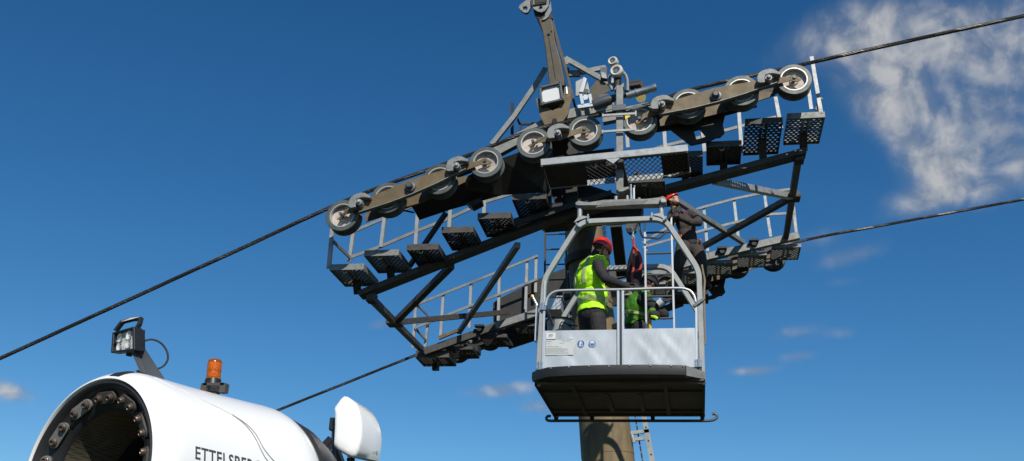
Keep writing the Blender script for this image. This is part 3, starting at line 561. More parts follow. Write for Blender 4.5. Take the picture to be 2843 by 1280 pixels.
for i, c in enumerate(((-0.417,-0.019,4.811), (-0.29,-0.019,4.809))):
    r = .043; x, z = c[0], c[2]
    sg = part('safety_sign', MB().tube((x,yp+.001,z), (x,yp-.001,z), r, 36), M['paper'], dl, smooth=30)
    part('sign_disc', MB().tube((x,yp-.001,z), (x,yp-.0025,z), r*.92, 36), M['blueink'], dl, smooth=30)
    w = MB(); y0, y1 = yp-.0026, yp-.004
    if i == 0:   # standing man with a lanyard
        w.tube((x-.004,y0,z+.026), (x-.004,y1,z+.026), .007, 14)
        w.prism([(x-.014,z+.017),(x+.004,z+.017),(x+.006,z-.004),(x-.001,z-.006),(x-.001,z-.034),(x-.008,z-.034),(x-.009,z-.01),(x-.012,z-.034),(x-.018,z-.034),(x-.016,z-.0)], y0, y1)
        w.prism([(x+.006,z+.017),(x+.016,z+.008),(x+.019,z-.012),(x+.015,z-.012),(x+.011,z+.004),(x+.005,z+.009)], y0, y1)
        w.prism([(x+.004,z+.035),(x+.02,z+.022),(x+.018,z+.019),(x+.003,z+.031)], y0, y1)
        w.prism([(x+.008,z-.02),(x+.02,z-.016),(x+.018,z-.03),(x+.01,z-.034)], y0, y1)
    else:        # head with helmet and face guard
        w.prism([(x+.026*cos(a),z+.008+.026*sin(a)*(.95)) for a in [pi*k/12 for k in range(13)]], y0, y1)
        w.prism([(x-.031,z+.006),(x+.031,z+.006),(x+.028,z+.0005),(x-.028,z+.0005)], y0, y1)
        for a, b2 in (((-.027,-.003),(-.018,-.026)), ((.027,-.003),(.018,-.026)), ((-.018,-.026),(0,-.034)), ((.018,-.026),(0,-.034))):
            w.bar((x+a[0],(y0+y1)/2,z+a[1]), (x+b2[0],(y0+y1)/2,z+b2[1]), .0014, .004, (1,0,0) if abs(a[0]-b2[0]) < .012 else (0,0,1))
    part('pictogram', w, M['paper'], dl, smooth=0)
# rubber bumper step along the threshold
plan = [(-.93,.02),(-.86,-.06),(-.74,-.17),(-.5,-.215),(-.2,-.24),(.1,-.245),(.4,-.235),(.62,-.215),(.72,-.20)]
sec = [(0,-.075),(.035,-.07),(.045,-.02),(.04,.035),(.0,.045),(-.05,.045),(-.05,-.075)]
vs = []; zc = 4.455
for i, p in enumerate(plan):
    a = Vv(plan[max(i-1,0)]); b2 = Vv(plan[min(i+1,len(plan)-1)]); d = (b2-a).normalized(); o_ = Vv((d.y,-d.x))
    vs += [(p[0]+o_.x*s, p[1]+o_.y*s, zc+h) for s, h in sec]
n = len(sec); fs = [(i*n+k, i*n+(k+1) % n, (i+1)*n+(k+1) % n, (i+1)*n+k) for i in range(len(plan)-1) for k in range(n)]+[tuple(range(n)), tuple(range((len(plan)-1)*n, len(plan)*n))[::-1]]
bp = part('bumper', MB().add(vs, fs), M['rubber'], K, smooth=50)
for x in (-.72,-.52,-.3,-.08,.14,.36,.58,.70):
    y = [a[1]+(b2[1]-a[1])*(x-a[0])/(b2[0]-a[0]) for a, b2 in zip(plan, plan[1:]) if a[0] <= x <= b2[0]][0]
    part('screw', MB().ball((x,y-.047,zc+.02), .009, 8, 5), M['chrome'], bp)
part('bumper_cap', MB().add([(.735,-.19,4.50),(.93,.0,4.48),(.93,.0,4.40),(.735,-.19,4.39),(.70,-.12,4.50),(.88,.06,4.48),(.88,.06,4.40),(.70,-.12,4.39)], [(0,1,2,3),(4,7,6,5),(0,4,5,1),(1,5,6,2),(2,6,7,3),(3,7,4,0)]), M['galv'], K, smooth=0)
part('threshold', MB().box((0,-.005,4.455), (1.80,.02,.15)), M['rubber'], K, smooth=0)
pv = [(p[0],p[1],4.393) for p in plan]+[(.86,.02,4.393)]; nn_ = len(pv)
part('bumper_floor', MB().add(pv+[(p[0],p[1],4.40) for p in pv], [tuple(range(nn_)), tuple(range(2*nn_-1,nn_-1,-1))]+[(i,(i+1) % nn_,(i+1) % nn_+nn_,i+nn_) for i in range(nn_)]), M['under'], bp, smooth=0)
# floor and underside
m = MB().box((0,.78,4.39), (1.84,1.62,.03)); flo = part('floor', m, M['under'], K, smooth=0)
for x, y0, y1 in ((-.52,.05,1.5),(-.17,.45,1.3),(.2,.45,1.3),(.5,.05,1.5)):
    part('floor_rib', MB().box((x,(y0+y1)/2,4.36), (.045,y1-y0,.03)), M['under'], flo, smooth=0)
for y in (.02,.40,1.35,1.57): part('floor_beam', MB().box((0,y,4.363), (1.82,.05,.026)), M['under'], flo, smooth=0)
m = MB().box((-.915,.8,4.375), (.03,1.6,.07)); part('edge_channel', m, M['dark'], K, smooth=0)
m = MB().box((.915,.8,4.375), (.03,1.6,.07)); part('edge_channel', m, M['dark'], K, smooth=0)
zs = 4.30
sk = [(-.97,1.60,zs+.055),(-1.0,1.60,zs+.06),(-1.025,1.60,zs+.04),(-1.02,1.60,zs+.012),(-.985,1.60,zs),(-.8,1.6,zs),(0,1.6,zs),(.9,1.6,zs),(1.02,1.6,zs+.008),(1.07,1.60,zs+.035),(1.075,1.60,zs+.07),(1.045,1.60,zs+.088),(1.02,1.6,zs+.08)]
skd = part('skid_bar', MB().poly(smooth_pts(sk,.03), .018, 12), M['greypaint'], K)
for x in (-.9,-.45,.3,.9): part('skid_bracket', MB().box((x,1.59,4.345), (.05,.03,.07)), M['dark'], skd, smooth=0)
# suspension beam on top of the frame
YB = .08
def P0(*q): return (q[0], q[2])
tb = MB().prism([P0(*(-0.485,0.08,6.517)), P0(*(-0.51,0.08,6.537)), P0(*(-0.503,0.08,6.561)), P0(*(-0.468,0.08,6.589)), P0(*(-0.414,0.08,6.568)), P0(*(-0.342,0.08,6.558)), P0(*(-0.173,0.08,6.582)), P0(*(0.136,0.08,6.581)), P0(*(0.329,0.08,6.573)), P0(*(0.487,0.08,6.588)), P0(*(0.522,0.08,6.603)), P0(*(0.56,0.08,6.58)), P0(*(0.562,0.08,6.546)), P0(*(0.485,0.08,6.535)), P0(*(0.476,0.08,6.497)), P0(*(-0.04,0.08,6.501))], .0, .12)
sb = part('suspension_beam', tb, M['galv'], K, smooth=30, bevel=.008)
m = MB().prism([P0(*(0.489,0.0,6.556)), P0(*(0.519,0.0,6.568)), P0(*(0.566,0.0,6.543)), P0(*(0.565,0.0,6.505)), P0(*(0.501,0.0,6.505))], -.02, .13); part('end_cap', m, M['galv_light'], sb, smooth=0, bevel=.012)
m = MB()
for i in range(19):
    m.bar(lerp((-0.254,-0.004,6.484), (0.266,-0.004,6.501), i/18), lerp((-0.17,-0.004,6.556), (0.35,-0.004,6.562), i/18), .006, .012, (0,1,0))
part('grip_strip', m, M['galv_light'], sb, smooth=0)
for i in range(2):
    m = MB().prism(([P0(*(-0.52,-0.01,6.294)), P0(*(-0.459,-0.01,6.378)), P0(*(-0.428,-0.01,6.379)), P0(*(-0.331,-0.01,6.362)), P0(*(-0.437,-0.01,6.329))] if i == 0 else [P0(*(0.382,-0.01,6.362)), P0(*(0.486,-0.01,6.377)), P0(*(0.52,-0.01,6.373)), P0(*(0.565,-0.01,6.277)), P0(*(0.485,-0.01,6.332))]), -.012, .0)
    br = part('corner_plate', m, M['frame'], K, smooth=0)
    c = (-0.458,0.05,6.414) if i == 0 else (0.501,0.05,6.415)
    m = MB().tube((c[0],.06,c[2]-.04), (c[0],.06,c[2]+.10), .03, 12); part('post', m, M['galv_light'], br)
m = MB()
for a, b2 in (((-0.347,-0.01,6.375),(-0.347,-0.01,6.283)),((-0.486,-0.01,6.269),(-0.452,-0.01,6.222)),((0.399,-0.01,6.367),(0.392,-0.01,6.3)),((0.562,-0.01,6.312),(0.523,-0.01,6.268))):
    part('clamp', MB().bar(a, b2, .018, .10, (0,1,0)), M['chrome'], K, smooth=0)
part('roof_bar', MB().bar((-.35,.085,c2[2]-.0), (.45,.085,c3[2]+.01), .03, .04), M['frame'], K, smooth=0)

# ------------------------------------------------------------------ carrier: grip and hanger bar on the near cable
CA = thing('cable_carrier', 'grey hanger bar with grip jaws and two cream guide rollers on the near cable', 'carrier', (0,.6,7.8))
YH = .45
a, b_ = (-0.01,0.45,8.456), (-0.015,0.45,7.416); bb = (-0.009,0.45,6.888)
part('hanger_bar', MB().bar(bb, (-0.005,0.45,8.365), .105, .09, (1,0,0)).prism([P(*(-0.072,0.42,8.325)), P(*(0.051,0.42,8.362)), P(*(0.051,0.42,8.434)), P(*(0.003,0.42,8.391)), P(*(-0.036,0.42,8.401)), P(*(-0.072,0.42,8.351))], .405, .495), M['galv'], CA, smooth=0, bevel=.008)
part('clamp_block', MB().bar((-0.097,0.4,8.038), (0.078,0.4,8.046), .07, .085), M['greypaint'], CA, smooth=0, bevel=.006)
for c, r in (((-0.036,0.42,8.604), .085), ((-0.099,0.62,8.883), .066)):
    rl_ = part('guide_roller', MB().lathe([(-.05,r*.6),(-.055,r*.82),(-.04,r),(.03,r),(.05,r*.85),(.05,r*.5)], c, (0.25,1,0), 28, closed=True), mat('cream_nylon', (.6,.57,.47), (.5,.47,.38), 8, .5, .05), CA)
    part('bearing', MB().lathe([(-.045,0),(-.045,r*.3),(-.03,r*.35),(-.03,r*.62),(.04,r*.62),(.04,0)], c, (.25,1,0), 24), M['chrome'], rl_)
m = MB().poly(smooth_pts([(-0.105,0.5,8.375), (-0.139,0.5,8.496), (-0.144,0.5,8.589), (-0.104,0.5,8.619)],.02), .022, 8); part('fork_arm', m, M['galv'], CA)
m = MB().poly(smooth_pts([(0.092,0.5,8.356), (0.088,0.5,8.52), (0.054,0.5,8.621), (-0.002,0.5,8.672)],.02), .022, 8); part('fork_arm', m, M['galv'], CA)
part('neck', MB().tube((-0.04,0.47,8.392), (-0.028,0.47,8.622), .05, 14), M['dark'], CA)
part('spring_case', MB().lathe([(0,.0),(0,.07),(.02,.075),(.24,.07),(.24,.055),(.255,.05),(.44,.045),(.45,.06),(.47,.06),(.47,0)], (-0.363,0.6,8.229), Vv((-0.079,0.6,8.322))-Vv((-0.363,0.6,8.229)), 22), M['greypaint'], CA)
part('spindle', MB().lathe([(0,0),(0,.048),(.12,.05),(.125,.058),(.14,.058),(.145,.05),(.34,.048),(.355,.054),(.40,.054),(.405,0)], (0.072,0.55,8.315), Vv((0.409,0.55,8.404))-Vv((0.072,0.55,8.315)), 22), M['chrome'], CA)
m = MB().prism([P(*(0.094,0.75,8.606)), P(*(0.25,0.75,8.629)), P(*(0.295,0.75,8.593)), P(*(0.3,0.75,8.526)), P(*(0.271,0.75,8.514)), P(*(0.243,0.75,8.57)), P(*(0.111,0.75,8.552))], .70, .80)
for i in range(9):
    q = lerp((0.1,0.75,8.613), (0.25,0.75,8.633), i/8); m.box((q.x,.75,q.z), (.014,.11,.03))
part('guide_rail', m, M['dark'], CA, smooth=0)
part('bracket', MB().prism([P(*(0.097,0.8,8.57)), P(*(0.241,0.8,8.6)), P(*(0.228,0.8,8.541)), P(*(0.136,0.8,8.513))], .78, .82), M['chrome'], CA, smooth=0)
part('guide_roller', MB().tube((0.254,0.72,8.378), (0.248,0.84,8.45), .065, 20), mat('yellowed_nylon', (.62,.5,.2), (.5,.4,.15), 8, .45, .05), CA)
# bright spare clamp parts lying behind the hanger
m = MB().prism([P(*(-0.589,0.9,8.615)), P(*(-0.527,0.9,8.853)), P(*(-0.481,0.9,8.82)), P(*(-0.53,0.9,8.607))], .88, .98)
part('wedge', m, M['alu'], CA, smooth=0, bevel=.006)
part('jaw_plate', MB().prism([P(*(-0.644,0.99,8.845)), P(*(-0.537,0.99,8.9)), P(*(-0.477,0.99,8.82)), P(*(-0.451,0.99,8.666)), P(*(-0.51,0.99,8.616)), P(*(-0.641,0.99,8.624))], .985, 1.01).tube((-0.49,0.96,8.671), (-0.493,0.99,8.69), .03, 12), M['galv_light'], CA, smooth=0)
m = MB().prism([P(*(-0.587,0.93,8.612)), P(*(-0.545,0.93,8.609)), P(*(-0.517,0.93,8.445)), P(*(-0.555,0.93,8.434))], .90, .96).prism([P(*(-0.462,0.93,8.577)), P(*(-0.424,0.93,8.594)), P(*(-0.397,0.93,8.451)), P(*(-0.434,0.93,8.433))], .9, .96)
m.prism([P(*(-0.609,0.94,8.429)), P(*(-0.41,0.94,8.457)), P(*(-0.397,0.94,8.403)), P(*(-0.597,0.94,8.381))], .91, .95); m.prism([P(*(-0.543,0.96,8.6)), P(*(-0.472,0.96,8.609)), P(*(-0.459,0.96,8.54)), P(*(-0.524,0.96,8.53))], .955, .97)
part('yoke', m, M['alu'], CA, smooth=0)
part('wing_plate', MB().prism([P(*(-0.453,1.0,8.727)), P(*(-0.359,1.0,8.859)), P(*(-0.228,1.0,8.809)), P(*(-0.18,1.0,8.682)), P(*(-0.322,1.0,8.582)), P(*(-0.404,1.0,8.506)), P(*(-0.434,1.0,8.63))], 1.0, 1.02), M['mast'], CA, smooth=0)
m = MB().box((-0.248,0.9,8.518), (.12,.1,.05)); m.box((-0.258,1.0,8.942), (.09,.08,.18)); part('switch_box', m, M['greypaint'], CA, smooth=0)
part('cover_plate', MB().prism([P(*(-0.294,0.94,8.949)), P(*(-0.228,0.94,8.917)), P(*(-0.211,0.94,8.832)), P(*(-0.282,0.94,8.851))], .93, .945).prism([P(*(-0.118,0.6,8.643)), P(*(-0.067,0.6,8.572)), P(*(-0.096,0.6,8.495)), P(*(-0.13,0.6,8.557))], .6, .61), M['galv_light'], CA, smooth=0)
# thin clamp bars across the hanger
part('spreader_rod', MB().bar((-0.221,0.36,7.93), (0.213,0.36,7.933), .02, .028).bar((0.203,0.36,7.971), (0.202,0.36,7.899), .02, .015,(0,1,0)).bar((-0.213,0.36,7.952), (-0.213,0.36,7.908), .02, .015,(0,1,0)), M['galv_light'], CA, smooth=0)
part('spreader_rod', MB().bar((-0.226,0.36,7.695), (0.209,0.36,7.704), .02, .028).bar((0.198,0.36,7.733), (0.198,0.36,7.671), .02, .015,(0,1,0)).bar((-0.218,0.36,7.72), (-0.218,0.36,7.67), .02, .015,(0,1,0)), M['galv_light'], CA, smooth=0)
part('sticker', MB().prism([P(*(0.051,0.58,8.036)), P(*(0.107,0.58,8.046)), P(*(0.123,0.58,8.025)), P(*(0.056,0.58,7.978))], .578, .582), M['screen'], CA, smooth=0)
# lower end: cross piece and turnbuckles down to the cabin beam
part('foot_plate', MB().prism([P0(*(-0.021,0.3,6.807)), P0(*(0.034,0.3,6.85)), P0(*(0.115,0.3,6.861)), P0(*(0.12,0.3,6.836)), P0(*(0.033,0.3,6.8))], .25, .6), M['galv'], CA, smooth=0)
for a, b2, r, k in (((1312,640),(1312,850),.013,'chrome'),((1362,655),(1330,850),.012,'chrome'),((1350,690),(1352,860),.016,'alu'),((1112,800),(1108,870),.02,'galv_light'),((1265,790),(1265,860),.016,'galv_light'),((1425,820),(1420,870),.018,'galv')):
    p_, q_ = VX11(a), VX11(b2); part('turnbuckle', MB().tube(p_, q_, r, 8), M[k], CA)

# ------------------------------------------------------------------ maintenance platform around the hanger
PF = thing('mesh_platform', 'small galvanised platform with expanded mesh floor around the hanger bar above the cabin', 'platform', (-.05,.5,7.2))
yA, yB = .2, .82
A1, A2 = (-0.967,0.2,7.221), (0.835,0.2,7.328)
part('front_angle', MB().bar(A1, A2, .012, .082).bar((A1[0],A1[1]+.03,A1[2]-.041), (A2[0],A2[1]+.03,A2[2]-.041), .07, .008), M['plat'], PF, smooth=0)
zf = lambda x: A1[2]+(A2[2]-A1[2])*(x-A1[0])/(A2[0]-A1[0])-.04
part('back_angle', MB().bar((-.95,yB,zf(-.95)), (.62,yB,zf(.62)), .012, .075).bar((.62,yB,zf(.62)), (.86,yB-.1,zf(.86)), .012, .075), M['plat'], PF, smooth=0)
for x in (A1[0]+.015, A2[0]-.01): part('side_angle', MB().bar((x,yA,zf(x)), (x+(.0 if x < 0 else .02),yB,zf(x)), .02, .05), M['galv_dark'], PF, smooth=0)
m = MB(); x0, x1 = -.42, A2[0]-.02; st = .066
n = int((x1-x0+ .65)/st)
for i in range(n):
    for sgn in (1,-1):
        xs = (x0-.34+i*st) if sgn > 0 else (x0+i*st)
        a = Vv((xs,yA,0)); d = Vv((sgn*.34,yB-yA,0)); t0, t1 = 0, 1
        for lim, s in ((x0,1),(x1,-1)):
            if s*(a.x-lim) < 0 and s*(a.x+d.x-lim) < 0: t1 = -1
            elif s*(a.x-lim) < 0: t0 = max(t0, (lim-a.x)/d.x)
            elif s*(a.x+d.x-lim) < 0: t1 = min(t1, (lim-a.x)/d.x)
        if t1 > t0+.02:
            p, q = a+d*t0, a+d*t1; m.bar((p.x,p.y,zf(p.x)-.01), (q.x,q.y,zf(q.x)-.01), .006, .008)
part('mesh_floor', m, M['galv_dark'], PF, smooth=0)
m = MB().add([(A1[0]+.03,yA+.04,zf(-.9)-.02),(-.42,yA+.04,zf(-.42)-.02),(-.45,yB,zf(-.45)-.02),(A1[0]+.03,yB,zf(-.9)-.02),(A1[0]+.03,yA+.04,zf(-.9)-.01),(-.42,yA+.04,zf(-.42)-.01),(-.45,yB,zf(-.45)-.01),(A1[0]+.03,yB,zf(-.9)-.01)], [(0,3,2,1),(4,5,6,7),(0,1,5,4),(1,2,6,5),(2,3,7,6),(3,0,4,7)])
part('solid_floor', m, M['dark'], PF, smooth=0)
m = MB().add([(.50,yA+.03,zf(.5)-.004),(.82,yA+.03,zf(.82)-.004),(.84,yB-.09,zf(.84)-.004),(.52,yB-.01,zf(.5)-.004),(.50,yA+.03,zf(.5)+.004),(.82,yA+.03,zf(.82)+.004),(.84,yB-.09,zf(.84)+.004),(.52,yB-.01,zf(.5)+.004)], [(0,3,2,1),(4,5,6,7),(0,1,5,4),(1,2,6,5),(2,3,7,6),(3,0,4,7)])
part('solid_floor', m, M['dark'], PF, smooth=0)  # solid end plate added so its shadow darkens the pole's left side
part('cross_bearer', MB().bar((.0,yA+.01,zf(0)-.035), (.05,1.25,zf(.05)-.06), .09, .05), M['galv_dark'], PF, smooth=0)
part('hatch_plate', MB().prism([P0(*(-0.159,0.19,7.216)), P0(*(0.012,0.19,7.223)), P0(*(-0.07,0.19,7.15))], .185, .193), M['plat'], PF, smooth=0)

# ------------------------------------------------------------------ ladders
def ladder(name, label, p0, p1, side, w, sp, mats, rail=(.025,.06), rungr=.014, both=True, group=None, start=.2):
    p0, p1, side = Vv(p0), Vv(p1), Vv(side).normalized(); d = (p1-p0); L_ = d.length; d.normalize()
    t = thing(name, label, 'ladder', (p0.x,p0.y,p0.z), group); nrm = d.cross(side)
    for s in (-1,1): part('rail', MB().bar(p0+side*s*w/2, p1+side*s*w/2, rail[0], rail[1], nrm), mats[0], t, smooth=0, bevel=.003)
    k = start
    while k < L_-.05:
        q = p0+d*k; part('rung', MB().tube(q-side*w/2, q+side*w/2, rungr, 8), mats[1], t); k += sp
    return t
lt = (0.262,1.0,6.707); lb = Vv((lt[0]+.17, 1.0, 4.415)); ltop = Vv((lt[0]+.17,1.0,lt[2]+.05))
zr = (0.244,1.0,5.378)[2]
ladder('work_ladder', 'bright aluminium ladder standing upright inside the work cabin', lb, ltop, (1,0,0), .335, .285, (M['alu'],M['greypaint']), start=(zr-4.37) % .285)
a = (-1.427,5.0,7.606); top_ = (-1.444,5.0,8.429)
ladder('access_ladder', 'dark short ladder left of the pole under the front catwalk', (a[0],5.0,a[2]-.35), (top_[0]-.01,5.0,top_[2]+.1), (1,0,0), .37, .28, (M['galv_dark'],M['galv_dark']), rail=(.03,.05))
# lower ladder with its stand-off brackets and fall arrest rail
LL = thing('pole_ladder', 'single rail steel ladder with brackets on the right side of the pole below the cabin', 'ladder', (.15,3.9,0))
r1, r2 = (0.095,3.9,4.772), (0.19,3.9,4.224); dd = Vv(r2)-Vv(r1); bot = Vv(r1)+dd*(-(r1[2])/dd.z); topp = Vv(r1)-dd*1.2
rail = part('rail', MB().bar(bot, topp, .075, .05, (0,1,0)), M['galv_light'], LL, smooth=0)
for i in range(14):
    q = Vv(r1)+dd*(i*.36-.6)
    if q.z > .3: part('rung_hole', MB().tube((q.x,q.y-.027,q.z), (q.x,q.y-.024,q.z), .014, 8), M['dark'], LL)
s1_, s2_ = (-0.037,3.95,4.782), (0.048,3.95,4.232); d3 = Vv(s2_)-Vv(s1_)
part('fall_arrest_rail', MB().bar(Vv(s1_)+d3*(-(s1_[2])/d3.z), Vv(s1_)-d3*1.2, .022, .03, (0,1,0)), M['dark'], LL, smooth=0)
for a, b2 in (((860,945),(1000,930)),((880,995),(965,985))):
    p_, q_ = VX5(a), VX5(b2); part('bracket', MB().bar(p_, q_, .05, .05), M['galv_light'], LL, smooth=0)
part('clamp', MB().tube(VX5((862,935)), VX5((885,1020)), .028, 8), M['galv_light'], LL)
m = MB()
for i in range(12):
    q = Vv(s1_)+d3*(i*.18-.3); m.box((q.x,q.y-.018,q.z), (.012,.006,.03))
part('lock_teeth', m, M['galv'], LL, smooth=0)

# ------------------------------------------------------------------ things hanging about the cabin
BX = thing('junction_box', 'grey sheet metal box on a bracket at the left edge of the cabin', 'metal box', (-1.012,1.9,5.906))
bx0 = (-1.103,1.9,5.871); bx1 = (-0.909,1.9,6.039)
part('case', MB().box(((bx0[0]+bx1[0])/2, 2.05, (bx0[2]+bx1[2])/2), (bx1[0]-bx0[0], .3, bx1[2]-bx0[2])), M['sheet'], BX, smooth=0, bevel=.006)
part('lid', MB().box(((bx0[0]+bx1[0])/2, 2.05, bx1[2]+.012), (bx1[0]-bx0[0]+.03, .33, .02)), M['galv_light'], BX, smooth=0)
part('bracket', MB().prism([P(*(-0.931,2.2,6.145)), P(*(-0.9,2.2,6.087)), P(*(-0.786,2.2,6.142)), P(*(-0.791,2.2,6.231)), P(*(-0.927,2.2,6.221))], 2.19, 2.21), M['galv_dark'], BX, smooth=0)
part('pulley', MB().lathe([(-.03,.0),(-.03,.045),(0,.045),(.03,.06),(.03,0)], (-0.853,2.1,6.149), (0,1,0), 18), M['dark'], BX)
m = MB()
for a, b2 in (((500,330),(560,440)),((545,250),(535,440)),((575,380),(590,460)),((600,400),(640,480))):
    m.bar(VX12(a), VX12(b2), .02, .03, (0,1,0))
part('strut', m, M['galv'], BX, smooth=0)
BK = thing('bucket', 'dull metal bucket with wire handle beside the man in the bright vest', 'bucket', (-0.825,1.3,5.396))
q0, q1 = (-1.005,1.3,5.503), (-0.663,1.3,5.497); r = (q1[0]-q0[0])/2; cxb = (q0[0]+q1[0])/2
part('pail', MB().lathe([(-.42,0),(-.42,r*.82),(0,r),(0,r*.94),(-.40,r*.78),(-.40,0)], (cxb,1.3,q0[2]), (0,0,1), 32), M['galv_light'], BK)
part('rim', MB().poly([(cxb+r*1.02*cos(a),1.3+r*1.02*sin(a),q0[2]) for a in [2*pi*k/28 for k in range(28)]], .012, 6, closed=True), M['galv_dark'], BK)
part('handle', MB().poly(smooth_pts([(-0.818,1.12,5.384), (-0.783,1.1,5.434), (-0.717,1.1,5.399), (-0.673,1.1,5.387), (-0.592,1.15,5.392)],.03), .008, 6), M['dark'], BK)
part('loop', MB().poly(smooth_pts([(-0.717,1.1,5.399), (-0.673,1.1,5.364), (-0.637,1.1,5.318)],.03), .008, 6), M['dark'], BK)
RL = part('red_lanyard', MB().poly(smooth_pts([(0.145,0.62,6.334), (0.142,0.62,6.07), (0.134,0.62,5.905), (0.117,0.62,5.851), (0.129,0.62,5.749)],.02), .016, 8).poly(smooth_pts([(0.147,0.6,6.221), (0.208,0.6,6.129), (0.234,0.6,6.031), (0.224,0.6,5.929), (0.192,0.6,5.899), (0.148,0.6,5.894)],.02), .016, 8), M['redrope'], None, loc=(0.145,0.62,6.334))
tag(RL, 'red webbing lanyard hanging in a loop beside the bright vest', 'lanyard')
HB = part('rope_bag', MB().lathe([(0,.0),(0,.03),(.08,.055),(.2,.085),(.35,.105),(.5,.10),(.58,.07),(.6,0)], (0.104,1.55,6.603), (-.03,.02,-1), 20), M['jacket'], None, loc=(0.104,1.55,6.603)); tag(HB, 'black cloth rope bag hanging behind the red lanyard', 'bag')
PB_ = thing('hook_block', 'small steel pulley hook on a chain under the cabin roof', 'pulley', (0.115,0.7,6.468))
part('sheave_case', MB().prism([P(*(0.037,0.7,6.57)), P(*(0.194,0.7,6.565)), P(*(0.167,0.7,6.466)), P(*(0.089,0.7,6.44)), P(*(0.05,0.7,6.484))], .62, .78), M['galv_dark'], PB_, smooth=0)
part('hook', MB().poly(smooth_pts([(0.139,0.62,6.418), (0.135,0.62,6.362), (0.157,0.62,6.336), (0.134,0.62,6.317), (0.121,0.62,6.342)],.01), .014, 8), M['chrome'], PB_)
part('pin', MB().tube((0.096,0.58,6.431), (0.188,0.8,6.536), .03, 12), M['chrome'], PB_)
for i, (p, q) in enumerate((((400,70),(400,210)),)):
    ch = thing('chain', 'short bright link chain hanging by the pole above the red helmet', 'chain', (-0.243,0.9,6.668))
    for k in range(7):
        c = lerp((-0.243,0.9,6.661), (-0.24,0.9,6.464), k/6)
        rot = Matrix.Rotation(pi/2*(k % 2), 3, 'Z')
        part('link', MB().poly([c+rot @ Vv((.022*cos(t),0,.038*sin(t))) for t in [2*pi*j/10 for j in range(10)]], .008, 6, closed=True), M['chrome'], ch)
ST = part('yellow_strap', MB().poly(smooth_pts([(0.309,1.0,5.527), (0.312,1.0,5.45), (0.309,1.0,5.374), (0.311,1.0,5.279)],.04), .02, 6), M['yellow'], None, loc=(0.309,1.0,5.527)); tag(ST, 'yellow strap hanging down in front of the stooping man', 'strap')
TS = part('tie_rope', MB().poly(smooth_pts([(0.948,0.3,5.838), (0.96,0.3,5.733), (0.973,0.3,5.641), (0.962,0.25,5.509), (0.955,0.2,5.267), (0.947,0.2,4.848)],.05), .012, 6), mat('hemp_rope', (.25,.2,.13), (.16,.12,.08), 60, .9), None, loc=(0.948,0.3,5.838)); tag(TS, 'thin brown rope running down the right edge of the cabin', 'rope')
CB = part('black_cable', MB().poly(smooth_pts([(0.203,0.9,6.666), (0.215,0.9,6.535), (0.247,0.9,6.462), (0.352,0.9,6.451), (0.443,0.9,6.438), (0.53,0.9,6.524)],.03), .012, 6), M['rubber'], None, loc=(0.203,0.9,6.666)); tag(CB, 'black cord looping between pulley and the climbing man', 'cord')

# ------------------------------------------------------------------ snow machine
GC, GN, GS = Vv((-1.764,-6.704,2.232)), Vv((-.358,-.934,0)).normalized(), Vv((-.934,.358,0)).normalized()
PROF = [(-0.03, 0.425), (0, 0.445), (0.05, 0.465), (0.1, 0.471), (0.3, 0.473), (0.5, 0.477), (0.7, 0.484), (0.88, 0.488), (0.95, 0.468), (1.0, 0.44), (1.1, 0.385), (1.2, 0.325), (1.3, 0.29)]
def grad(t):
    for (a, ra), (b, rb) in zip(PROF, PROF[1:]):
        if a <= t <= b: return ra+(rb-ra)*(t-a)/(b-a)
    return PROF[-1][1]
def gp(t, ang, r=None, off=0):
    r = grad(t)+off if r is None else r; a = radians(ang)
    return GC - GN*t + (GS*cos(a)+Vv((0,0,1))*sin(a))*r
SG = thing('snow_cannon', 'big white drum shaped snow machine with dark open mouth and black lettering at lower left', 'snow cannon', GC-Vv((0,0,GC.z)))
ax = -GN
def lat(prof, n=72): return MB().lathe(prof, GC, ax, n)
sp = smooth_pts([(t,0,r) for t, r in PROF], .03); prof = [(p.x,p.z) for p in sp]
shell = part('drum', lat([(.012,.408),(-.02,.410),(-.032,.417)]+prof+[(1.32,.27),(1.32,.0)], 96), M['white'], SG, smooth=50)
part('mouth_ring', lat([(.0,.412),(-.022,.409),(-.028,.398),(-.018,.382),(.005,.372)], 72), M['rubber'], SG, smooth=50)
part('nozzle_ring', lat([(.002,.374),(.012,.35),(.03,.30),(.045,.287),(.06,.285)], 72), M['black'], SG, smooth=50)
part('duct', lat([(.30,.262),(.42,.25),(.6,.24)], 48), M['black'], SG); lin = lat([(.05,.286),(.2,.27),(.31,.262)], 72); part('inner_screen', lin, M['perf'], SG, smooth=50)  # deeper lining coloured black, painting in the darkness of the recess
part('fan_hub', lat([(.50,.0),(.505,.07),(.56,.10),(.7,.11),(.7,.245)], 40), M['black'], SG, smooth=50)
ft = Vv((0,0,1))
